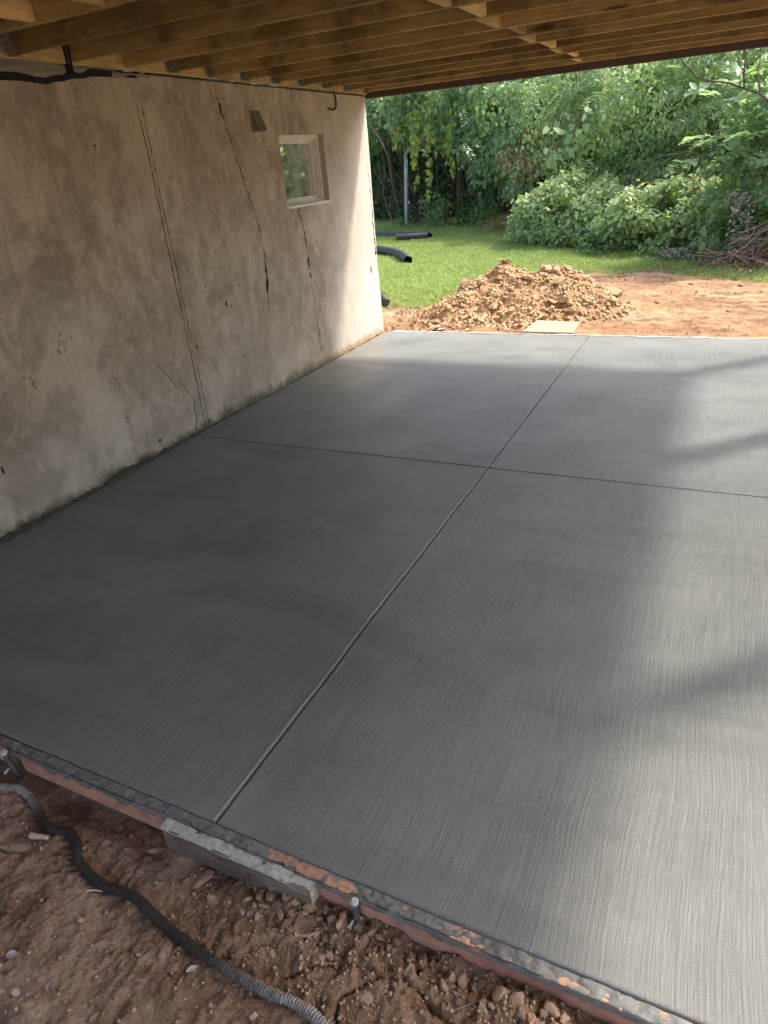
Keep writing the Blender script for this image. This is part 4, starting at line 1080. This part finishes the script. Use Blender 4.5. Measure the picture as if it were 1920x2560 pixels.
# feathery compound leaves of that tree
def pinnate(P, T, N, L, pairs=8, ls=0.30, name='frond', m='leaf_vine', parent=None, r=rng):
    T = unit(T); B = unit(np.cross(N, T)); N = np.cross(T, B)
    PP, TT, NN, SS = [], [], [], []
    for k in range(pairs):
        u = (k + 0.8) / pairs
        q = P + T * (L * u)[:, None] + np.array([0, 0, -1]) * (0.25 * L * u * u)[:, None]
        for s in (-1, 1):
            PP.append(q); TT.append(s * B + 0.55 * T + 0.15 * r.normal(size=P.shape)); NN.append(N + 0.25 * r.normal(size=P.shape)); SS.append(L * ls * (0.75 + 0.5 * math.sin(math.pi * u)) * (0.85 + 0.3 * r.random(len(P))))
    return leaves(name, np.vstack(PP), np.vstack(TT), np.vstack(NN), np.concatenate(SS), LANCE if ls < 0.25 else OVAL, m, parent)
n = 260
p = np.array([0.3, 15.6, 2.7]) + rng.normal(size=(n, 3)) * np.array([1.1, 0.5, 0.75])
pinnate(p, np.stack([rng.normal(-0.4, 0.8, n), rng.normal(-0.7, 0.5, n), rng.normal(-0.1, 0.3, n)], -1), np.array([0, -0.3, 1]) + 0.3 * rng.normal(size=(n, 3)), 0.38 + 0.25 * rng.random(n), 9, 0.24, 'fronds', 'leaf_vine', t)
n = 200
p = np.array([-2.6, 16.3, 2.6]) + rng.normal(size=(n, 3)) * np.array([1.4, 0.3, 0.8])
fr = empty('feathery_vine', (-2.6, 16.3, 0.0), 'feathery compound leaves hanging in front of the dense vine tree', 'vine'); fr['world_parts'] = 1
pinnate(p, np.stack([rng.normal(0, 0.8, n), rng.normal(-0.6, 0.4, n), rng.normal(-0.5, 0.3, n)], -1), np.array([0, -0.5, 0.9]) + 0.3 * rng.normal(size=(n, 3)), 0.30 + 0.2 * rng.random(n), 8, 0.24, 'fronds', 'leaf_vine', fr)

# broad pale-leaved shrub leaning in at the brush pile, and neighbours
t, P, N = plant('broadleaf_shrub', 'pale broad-leaved shrub arching over the brush pile', 'shrub', (1.7, 13.2, 0.0),
      [((0.95, 12.9, 2.05), (1.15, 0.7, 0.55), 1500, L3), ((0.55, 12.6, 1.35), (0.95, 0.6, 0.45), 1300, L3), ((1.9, 13.2, 2.2), (1.1, 0.9, 1.2), 3600, L3), ((1.4, 12.7, 2.9), (0.9, 0.6, 0.6), 1300, L3)],
      m='leaf_pale', size=0.118, seed=5, trunk=[((1.7, 13.2, 0), (-0.5, -0.25, 0.9), 2.6, 0.04), ((1.9, 13.3, 0), (-0.1, -0.1, 1), 2.8, 0.04), ((1.6, 13.1, 0), (-0.9, -0.3, 0.6), 2.2, 0.03)])
n = 70
p = np.array([0.5, 12.3, 1.7]) + rng.normal(size=(n, 3)) * np.array([0.55, 0.25, 0.55])
pinnate(p, np.stack([rng.normal(-0.8, 0.5, n), rng.normal(-0.5, 0.4, n), rng.normal(0.0, 0.2, n)], -1), np.array([0, -0.25, 1]) + 0.2 * rng.normal(size=(n, 3)), 0.30 + 0.16 * rng.random(n), 6, 0.40, 'fronds', 'leaf_pale', t)
plant('tree', 'leafy tree standing beyond the brush pile away from the house', 'tree', (5.0, 15.0, 0), [((5.0, 14.6, 2.6), (2.4, 1.8, 2.6), 9000, L2)], size=0.13, m='leaf_back', seed=6, trunk=[((5.0, 15.0, 0), (0, 0, 1), 4, 0.1)])
plant('tree', 'leafy tree at the end of the thicket, farthest from the house', 'tree', (9.5, 14.0, 0), [((9.5, 14.0, 2.6), (2.6, 2.0, 2.7), 8000, L2)], size=0.14, m='leaf_back', seed=7, trunk=[((9.5, 14.0, 0), (0, 0, 1), 4, 0.1)])

plant('sun_filter_tree', 'unseen tall thin-leaved tree added to filter the sun on the slab', 'tree', (6.6, 7.2, 0),  # out-of-view crown, put in to soften sunlight on the slab's open side
      [((5.2, 7.0, 8.2), (1.9, 3.4, 1.5), 1000, dict(lumps=90, lr=0.30, inner=0.05))], size=0.19, m='leaf_back', seed=8, trunk=[((6.6, 7.2, -0.05), (-0.05, 0, 1), 6.5, 0.12)])
# flowering shrubs in front
def shrub(label, base, crowns, seed, nf):
    t, P, N = plant('flowering_shrub', label, 'shrub', base, crowns, m='leaf_bush', size=0.105, seed=seed, zmin=0.0,
                    trunk=[((base[0] + a, base[1] + b, 0), (a * 1.2, b, 1), 0.9, 0.014) for a, b in ((0.1, 0), (-0.2, 0.1), (0.3, -0.1), (-0.4, -0.1), (0.0, -0.2))])
    top = np.where(N[:, 2] > 0.35)[0]; zq = np.quantile(P[:, 2], 0.72); top = top[P[top, 2] > zq]
    k = rng.choice(top, min(nf, len(top)), replace=False)
    p = P[k] + np.array([0, -0.02, 0.06])
    for j in range(3):
        a = j * 2.09
        f = leaves('blossoms' if j == 0 else 'blossoms', p, np.stack([np.cos(a) + 0 * k, np.sin(a) + 0 * k, 0.3 + 0 * k], -1), np.array([0, 0, 1.0]) + 0.3 * rng.normal(size=p.shape), 0.042 + 0.022 * rng.random(len(k)), OVAL, 'flower', t)
        f['kind'] = 'stuff'
    return t
shrub('rounded light green shrub dotted with small orange flowers beside the lawn', (-3.0, 14.9, 0), [((-2.85, 14.8, 0.55), (1.15, 0.85, 0.72), 8200, L2), ((-3.55, 15.2, 0.35), (0.75, 0.6, 0.55), 2600, L1), ((-2.2, 14.3, 0.40), (0.8, 0.6, 0.62), 3600, L1)], 11, 150)
shrub('lower light green shrub with orange flowers between rounded shrub and brush pile', (-1.0, 13.6, 0), [((-1.05, 13.5, 0.5), (1.0, 0.75, 0.65), 6200, L2), ((-0.25, 13.1, 0.55), (0.8, 0.6, 0.55), 3600, L1), ((-1.7, 13.6, 0.35), (0.6, 0.5, 0.5), 2200, L1)], 12, 110)

# hanging vines with yellow leaves
def hanging_vine(x, y, ztop, zbot, n, label, m='leaf_yellow', s=0.125):
    t = empty('hanging_vine', (x, y, zbot), label, 'vine', None); t['world_parts'] = 1
    r = np.random.default_rng(int(abs(x) * 1000))
    zz = np.linspace(ztop, zbot, 24)
    px = x + 0.06 * fbm(zz * 2, zz * 0, octv=3, s=int(abs(x) * 100)); py = y + 0.05 * fbm(zz * 2, zz * 0 + 7, octv=3, s=5)
    MB().tube(list(zip(px, py, zz)), list(np.linspace(0.010, 0.004, 24)), 5).build('stem', M['bark'], t, True)
    u = r.random(n)**0.8
    P = np.stack([np.interp(u, np.linspace(0, 1, 24), px), np.interp(u, np.linspace(0, 1, 24), py), ztop + (zbot - ztop) * u], -1)
    P += r.normal(size=P.shape) * np.array([0.06, 0.05, 0.03]) * (1.25 - u)[:, None]
    N = unit(np.array([0.1, -0.8, 0.35]) + 0.45 * r.normal(size=P.shape)); T = unit(np.array([0, -0.1, -1.0]) + 0.6 * r.normal(size=P.shape))
    leaves('foliage', P, T, N, s * (0.7 + 0.6 * r.random(n)), HEART, m, t)
hanging_vine(-8.35, 18.3, 3.3, 2.15, 46, 'short hanging vine of yellow leaves left of the bent pole arm')
hanging_vine(-7.72, 18.0, 3.2, 1.10, 62, 'hanging vine of yellow-green leaves crossing the bent pole arm')
hanging_vine(-7.28, 18.0, 3.3, 0.90, 70, 'long hanging vine of yellowing leaves with a bare dangling tip')
hanging_vine(-6.72, 18.1, 3.3, 1.35, 66, 'hanging vine of green and yellow leaves over the dark twigs')
hanging_vine(-7.0, 18.6, 3.4, 2.2, 60, 'bunch of green vine leaves above the long hanging vine', 'leaf_bush')

def curtain(label, x0, x1, ztop, zlow, yf, n, m, s, seed, shape=HEART, lumps=46):
    r = np.random.default_rng(seed)
    cx = r.uniform(x0, x1, lumps); u = r.random(lumps)**0.8
    czz = np.array([zlow(a) for a in cx]); cz = czz + (ztop - czz) * u
    k = r.integers(0, lumps, n)
    P = np.stack([cx[k] + r.normal(size=n) * 0.22, np.zeros(n), cz[k] - np.abs(r.normal(size=n)) * 0.28 + 0.12], -1)
    P[:, 1] = np.array([yf(a) for a in P[:, 0]]) + r.normal(size=n) * 0.14 + 0.25 * vnoise(P[:, 0] * 1.6, P[:, 2] * 1.6, s=seed)
    t = empty('draped_vine', (float(cx.mean()), float(P[:, 1].mean()), 0.0), label, 'vine'); t['world_parts'] = 1
    N = unit(np.array([0.15, -0.75, 0.75]) + 0.42 * r.normal(size=P.shape)); T = unit(np.array([0, -0.15, -1.0]) + 0.55 * r.normal(size=P.shape))
    leaves('foliage', P, T, N, s * (0.6 + 0.7 * r.random(n)), shape, m, t)
    mb = MB()
    for i in range(10):
        a = r.uniform(x0, x1); zz = np.linspace(ztop, max(zlow(a), 0.1), 9)
        mb.tube(list(zip(a + 0.1 * np.sin(zz * 3 + i), [yf(a) + 0.1] * 9, zz)), 0.008, 4)
    mb.build('stems', M['bark'], t, True)
curtain('pale glossy vine cascading from the trees beside the long hanging vines', -8.6, -4.7, 3.7, lambda a: float(np.interp(a, [-8.6, -7.6, -6.7, -5.6, -4.7], [3.0, 2.9, 2.1, 1.35, 0.6])), lambda a: float(np.interp(a, [-9, -6.5, -4.5], [18.5, 18.2, 17.0])), 5200, 'leaf_pale', 0.115, 61, lumps=70)
curtain('light green vine spread over the tree behind the flowering shrub', -4.6, -0.6, 3.6, lambda a: 0.9, lambda a: float(np.interp(a, [-4.6, -2.4, -0.6], [17.2, 16.1, 15.5])), 3800, 'leaf_bush', 0.10, 62, OVAL, 60)
curtain('withered brown vine patch on the vine mound above the flowering shrub', -4.9, -3.9, 2.2, lambda a: 1.3, lambda a: 16.9, 170, 'litter', 0.10, 63, OVAL, 9)
curtain('dangling broad light green leaves in front of the dense vine tree', -3.6, -2.9, 2.4, lambda a: 1.5, lambda a: 15.85, 60, 'leaf_bush', 0.16, 64, HEART, 6)
# bent metal pole
pole = empty('metal_pole', (-8.44, 18.85, 0.0), 'bent grey metal pole standing on the lawn under vines', 'pole')
zt = 1.95
MB().tube([(0, 0, -0.2), (0.04, 0, 0.6), (0.09, 0, 1.3), (0.125, 0, zt - 0.06)], [0.052, 0.052, 0.052, 0.052], 12).build('shaft', M['post_metal'], pole, True)
P = spline([(0.125, 0, zt - 0.07), (0.135, 0, zt), (0.22, 0.01, zt + 0.10), (0.45, 0.02, zt + 0.20), (0.72, 0.03, zt + 0.31), (0.95, 0.03, zt + 0.42)], 24)
MB().tube([tuple(p) for p in P], 0.055, 12).build('bent_arm', M['rusty'], pole, True)

# forked dark sapling near the pole
ft = empty('forked_tree', (-9.4, 20.0, 0.0), 'thin forked tree with a leaning limb coloured as sunlit behind the metal pole', 'tree'); ft['world_parts'] = 1
MB().tube([(-9.15, 20.3, 0), (-9.3, 20.1, 1.0), (-9.38, 20.0, 1.95), (-9.36, 20, 2.05)], [0.07, 0.06, 0.05, 0.04], 8).build('trunk', M['bark'], ft, True)
MB().tube([(-9.36, 20, 1.98), (-9.25, 20, 2.6), (-9.13, 20, 3.3), (-9.0, 20, 4.0)], [0.045, 0.04, 0.035, 0.03], 8).build('limb', M['bark'], ft, True)
MB().tube([(-9.38, 20, 1.98), (-9.55, 19.95, 2.4), (-9.85, 19.9, 2.85), (-10.2, 19.9, 3.3), (-10.5, 19.9, 3.9)], [0.04, 0.036, 0.032, 0.028, 0.02], 8).build('limb', M['bark_pale'], ft, True)  # pale bark stands in for sunlight on this limb

# understory: bare twigs and young leafy plants in the dark hollow
for i, (x, y, lab) in enumerate(((-6.4, 19.6, 'tangle of bare grey stems in the dark hollow right of the pole'), (-5.7, 19.2, 'bare arching stems at the edge of the vine mound'), (-7.3, 20.0, 'thin bare saplings behind the metal pole'), (-8.9, 21.0, 'dark twiggy dead shrub at the back of the hollow'), (-10.3, 21.3, 'brown twiggy thicket beside the house corner'))):
    t = empty('dead_shrub', (x, y, 0), lab, 'shrub'); t['world_parts'] = 1
    r = np.random.default_rng(70 + i)
    for k in range(8):
        mb = MB(); a = r.normal(size=3) * 0.45; a[2] = 1
        woody(mb, (x + r.normal() * 0.35, y + r.normal() * 0.25, 0), a / np.linalg.norm(a), r.uniform(1.0, 2.1), r.uniform(0.010, 0.024), 2, r, 0.22, 3, 5)
        mb.build('stem', M['bark_pale' if (k + i) % 3 == 0 else 'bark'], t, True)
def weed(x, y, h, n, lab, m='leaf_vine', s=0.10, sp=0.3):
    z = gh(x, y)
    return plant('young_plant', lab, 'plant', (x, y, z), [((x, y, z + h * 0.55), (sp, sp, h * 0.5), n, dict(lumps=14, lr=0.4))], m=m, size=s, seed=int(abs(x * 37 + y * 11)), zmin=z, trunk=[((x, y, z), (0.1, 0, 1), h * 0.8, 0.008)])
weed(-7.55, 18.9, 1.0, 420, 'leafy young plant growing beside the bent pole foot', sp=0.42)
weed(-6.55, 18.9, 0.5, 260, 'low leafy plant in the hollow between pole and dry grass', 'leaf_weed', 0.09, 0.4)
weed(-6.05, 18.6, 1.35, 420, 'climbing leafy stem at the edge of the hollow', 'leaf_vine', 0.11, 0.35)
weed(-8.95, 19.9, 0.5, 200, 'low weed sprouting left of the metal pole', 'leaf_weed', 0.08, 0.35)
weed(-5.6, 18.1, 0.45, 220, 'low green weed beside the dry grass tuft', 'leaf_weed', 0.08, 0.35)
weed(-2.2, 13.4, 0.30, 320, 'low weeds creeping from the rounded shrub onto the lawn', 'leaf_weed', 0.07, 0.55)
weed(-0.9, 12.4, 0.30, 260, 'low weeds at the foot of the lower shrub', 'leaf_weed', 0.07, 0.5)
weed(-0.15, 12.15, 0.8, 300, 'broad-leaved weed standing at the edge of the brush pile', 'leaf_pale', 0.13, 0.35)
weed(0.75, 11.9, 1.0, 420, 'leafy weed growing out of the brush pile', 'leaf_weed', 0.12, 0.45)

# far wood behind everything
n = 30000
x = rng.uniform(-24, 16, n); z = rng.uniform(0, 8.0, n); y = 25.5 - 0.10 * (x + 6) + 1.6 * fbm(x * 0.5, z * 0.6, octv=3, s=191) + rng.random(n) * 1.6
y = y - 4.0 * sstep(-3, 6, x)
P = np.stack([x, y, z], -1); N = unit(np.array([0, -0.7, 0.6]) + 0.6 * rng.normal(size=P.shape)); T = unit(np.cross(N, rng.normal(size=P.shape)) + np.array([0, 0, -0.4]))
n2 = 16000
x = rng.uniform(-16, 3, n2); z = 3.0 * rng.random(n2)**1.1; y = 22.9 + 0.8 * fbm(x * 0.9, z * 0.9, octv=3, s=193) + 0.9 * rng.random(n2)
P2 = np.stack([x, y, z], -1); N2 = unit(np.array([0, -0.7, 0.6]) + 0.6 * rng.normal(size=P2.shape)); T2 = unit(np.cross(N2, rng.normal(size=P2.shape)) + np.array([0, 0, -0.4]))
P, N, T, n = np.vstack([P, P2]), np.vstack([N, N2]), np.vstack([T, T2]), n + n2
tag(leaves('far_wood', P, T, N, 0.22 + 0.14 * rng.random(n), OVAL, 'leaf_back'), 'dark mass of woodland foliage behind the vine trees', 'woodland', None, 'stuff')
for i in range(12):
    x = -12 + i * 1.15 + random.uniform(-.3, .3); y = 22.6 + random.uniform(-.6, .8)
    t = empty('woodland_tree', (x, y, 0), 'slim dark trunk in the shade behind the vine trees', 'tree', 'slim trunks in the wood'); t['world_parts'] = 1
    r = np.random.default_rng(500 + i); mb = MB()
    tips = woody(mb, (x, y, -0.05), unit(np.array([r.normal() * 0.12, 0, 1.0])), 5.0, r.uniform(0.03, 0.08), 1, r, 0.08, 4, 6)
    mb.build('trunk', M['bark'], t, True)
    p, tt, nn = crown_pts((x, y, 4.8), (1.4, 1.2, 1.5), 1100, lumps=30, lr=0.35, seed=600 + i)
    leaves('crown', p, tt, nn, 0.14 + 0.08 * rng.random(len(p)), OVAL, 'leaf_back', t)

# ---- brush pile
bp = empty('brush_pile', (0.7, 11.6, 0), 'pile of dead sticks and withered leaves at the lawn edge', 'brush pile'); bp['world_parts'] = 1
sticks = []
for k in range(4):
    pts = walk((-0.5, 0, 0), (1, 0, 0), 1.0, 5, 0.16, np.random.default_rng(800 + k))
    me = MB().tube([tuple(q) for q in pts], [0.0075, 0.007, 0.0065, 0.0055, 0.0045, 0.003], 4).mesh('stick')
    me.materials.append(M['bark_pale'] if k % 2 else M['browndead']); sticks.append(me)
for i in range(240):
    u = random.random(); x = 0.0 + 1.5 * u + random.gauss(0, 0.25); y = 11.75 + random.gauss(0, 0.30) - 0.15 * u
    hmax = 0.75 * math.exp(-((x - 0.85) / 0.75)**2) * math.exp(-((y - 11.8) / 0.5)**2)
    o = link('stick', random.choice(sticks), None, bp); s = random.uniform(0.35, 1.1)
    o.location = (x, y, gh(x, y) + 0.02 + random.random() * hmax); o.scale = (s, s * random.uniform(.8, 1.6), s * 1.2)
    o.rotation_euler = (random.uniform(0, 6), random.gauss(0, 0.28), random.uniform(0, 6.28))
n = 1500
x = rng.normal(0.75, 0.65, n); y = rng.normal(11.75, 0.28, n); hm_ = 0.6 * np.exp(-((x - 0.85) / 0.75)**2) * np.exp(-((y - 11.8) / 0.5)**2)
P = np.stack([x, y, ground_h(x, y) + 0.02 + rng.random(n) * hm_], -1)
o = leaves('withered_leaves', P, rng.normal(size=(n, 3)), rng.normal(size=(n, 3)) + np.array([0, -0.3, 0.6]), 0.035 + 0.05 * rng.random(n), OVAL, 'litter', bp); o['kind'] = 'stuff'
n = 420
x = rng.normal(0.12, 0.10, n); z = rng.uniform(0.05, 0.95, n); x = x + 0.18 * (0.5 - z); y = 11.9 + 0.2 * rng.normal(size=n) * 0.4
o = leaves('grey_leaves', np.stack([x, y, z], -1), rng.normal(size=(n, 3)), rng.normal(size=(n, 3)) + np.array([0, -0.4, 0.5]), 0.03 + 0.035 * rng.random(n), OVAL, 'greydead', bp); o['kind'] = 'stuff'
n = 240
x = rng.normal(-0.75, 0.16, n); y = rng.normal(12.1, 0.1, n)
o = leaves('withered_clump', np.stack([x, y, 0.03 + 0.16 * rng.random(n)], -1), rng.normal(size=(n, 3)), rng.normal(size=(n, 3)) + np.array([0, -0.4, 0.5]), 0.03 + 0.03 * rng.random(n), OVAL, 'greydead', None)
tag(o, 'grey clump of withered leaves on the lawn edge before the lower shrub', 'dead leaves')

# ---- grass
def grass(name, x, y, h, w, m, label, lean=0.5, parent=None, z0=None):
    n = len(x); z = ground_h(x, y) if z0 is None else z0
    a = rng.random(n) * 6.283; b = rng.random(n) * 6.283
    dx, dy = np.cos(a) * w * 0.5, np.sin(a) * w * 0.5
    lx, ly = np.cos(b) * h * lean * rng.random(n), np.sin(b) * h * lean * rng.random(n)
    V = np.stack([np.stack([x - dx, y - dy, z - 0.005], -1), np.stack([x + dx, y + dy, z - 0.005], -1), np.stack([x + lx, y + ly, z + h], -1)], 1)
    return link(name, np_mesh(name, V.reshape(-1, 3), np.arange(n * 3).reshape(-1, 3)), M[m], parent)
def hidden(x, y):       # behind the house, never in view
    return (x < XW - 0.3) & (y < 7.06 + (-x + XW) * 1.25 - 0.4)
n = 330000
v = rng.random(n)
y = 8.2 + (20.5 - 8.2) * v**1.25; x = rng.uniform(-12, 3.0, n)
e = y - lawn_edge(x) + 0.30 * fbm(x * 3, y * 3, octv=4, s=44)
pk = (e > 0) & (rng.random(n) < np.clip(0.15 + e * 1.1, 0, 1)) & ~hidden(x, y) & (mound_h(x, y) < 0.03) & (y < 20.2 - 0.55 * np.maximum(0, x + 8))
x, y = x[pk], y[pk]
pat = fbm(x * 1.2, y * 1.2, octv=3, s=201)
h = (0.030 + 0.030 * rng.random(len(x))) * (1 + 0.35 * pat) + 0.05 * (rng.random(len(x)) < 0.01)
tag(grass('lawn_grass', x, y, h, 0.010 + 0.004 * rng.random(len(x)) + 0.0004 * (y - 8), 'grass', '', 2.2), 'short sunlit green lawn grass between the soil mound and thicket', 'grass', None, 'stuff')
n = 900
x = rng.normal(-9.15, 0.35, n); y = rng.normal(18.3, 0.3, n)
tag(grass('tall_grass', x, y, 0.10 + 0.28 * rng.random(n), np.full(n, 0.012), 'grass', '', 0.6), 'tuft of taller grass by the house corner near the pole', 'grass', None, 'stuff')
n = 1500
x = rng.normal(-5.1, 0.38, n); y = rng.normal(17.6, 0.28, n)
tag(grass('dry_grass', x, y, 0.12 + 0.38 * rng.random(n) * np.exp(-((x + 5.1) / 0.5)**2), np.full(n, 0.010), 'straw', '', 0.9), 'tuft of dry straw-coloured grass at the foot of the vine mound', 'grass', None, 'stuff')
# leaf litter on the disturbed strip and along the thicket foot
n = 900
x = np.concatenate([rng.uniform(-3.9, -2.5, n), rng.uniform(-1.5, 2.2, 500), rng.uniform(-11, -4, 900)]); y = np.concatenate([rng.uniform(7.12, 8.6, n), rng.uniform(10.4, 12.2, 500), rng.uniform(18.6, 21.5, 900)])
pk = ~hidden(x, y) & (mound_h(x, y) < 0.02)
x, y = x[pk], y[pk]; k = len(x)
P = np.stack([x, y, ground_h(x, y) + 0.008 + 0.01 * rng.random(k)], -1)
tag(leaves('leaf_litter', P, rng.normal(size=(k, 3)) * np.array([1, 1, 0.25]), np.array([0, 0, 1.0]) + 0.5 * rng.normal(size=(k, 3)), 0.022 + 0.035 * rng.random(k), OVAL, 'litter'), 'brown leaf litter strewn by the wall corner and thicket foot', 'leaf litter', None, 'stuff')

# ---- black drain pipes
def corrugated(pts, r, pitch=0.022, seg=14):
    n = 200; P = spline(pts, n); s = np.concatenate([[0], np.cumsum(np.linalg.norm(np.diff(P, axis=0), axis=1))])
    m = int(s[-1] / pitch) * 4; q = np.linspace(0, s[-1], m); Q = np.stack([np.interp(q, s, P[:, k]) for k in range(3)], -1)
    ph = np.arange(m) % 4; rr = np.where(ph == 0, r * 0.93, np.where(ph == 2, r, r * 0.985))
    return Q, rr
def drain(label, pts, r):
    t = empty('drain_pipe', pts[0], label, 'pipe'); t['world_parts'] = 1
    Q, rr = corrugated(pts, r)
    MB().tube([tuple(p) for p in Q], list(rr), 14, cap=False).build('tube', M['pipe'], t, True)
    MB().tube([tuple(p) for p in Q[::-1]], list(rr[::-1] * 0.88), 14, cap=False).build('bore', M['strap_and_shade'], t, True)
    return t
zg = lambda x, y: gh(x, y) + 0.05
def dp(pts, dz=0.0): return [(x, y, zg(x, y) + dz) for x, y in pts]
drain('short straight length of black pipe with open end on the lawn', dp([(-7.42, 15.95), (-7.1, 16.1), (-6.74, 16.28)], 0.03), 0.095)
drain('long black pipe half sunk in grass behind a shorter pipe', dp([(-9.2, 17.55), (-8.2, 17.1), (-7.4, 16.72), (-6.75, 16.48)], 0.0), 0.09)
drain('curved black corrugated pipe with open mouth on the lawn', dp([(-5.62, 12.55), (-5.95, 13.0), (-6.5, 13.6), (-7.3, 14.3), (-8.2, 14.9)], 0.04), 0.09)
dsp = empty('downspout_elbow', (-4.12, 8.40, 0.02), 'black downspout elbow poking out past the wall corner', 'downspout')
MB().tube([tuple(p) for p in spline([(0.0, -0.04, 0.05), (-0.10, 0.02, 0.11), (-0.30, 0.12, 0.20), (-0.6, 0.25, 0.26)], 20)], 0.062, 12, cap=False).build('tube', M['black'], dsp, True)
MB().tube([(0.004, -0.043, 0.048), (-0.012, -0.030, 0.058)], [0.062, 0.066], 12, cap=True).build('rim', M['pipe'], dsp, True)
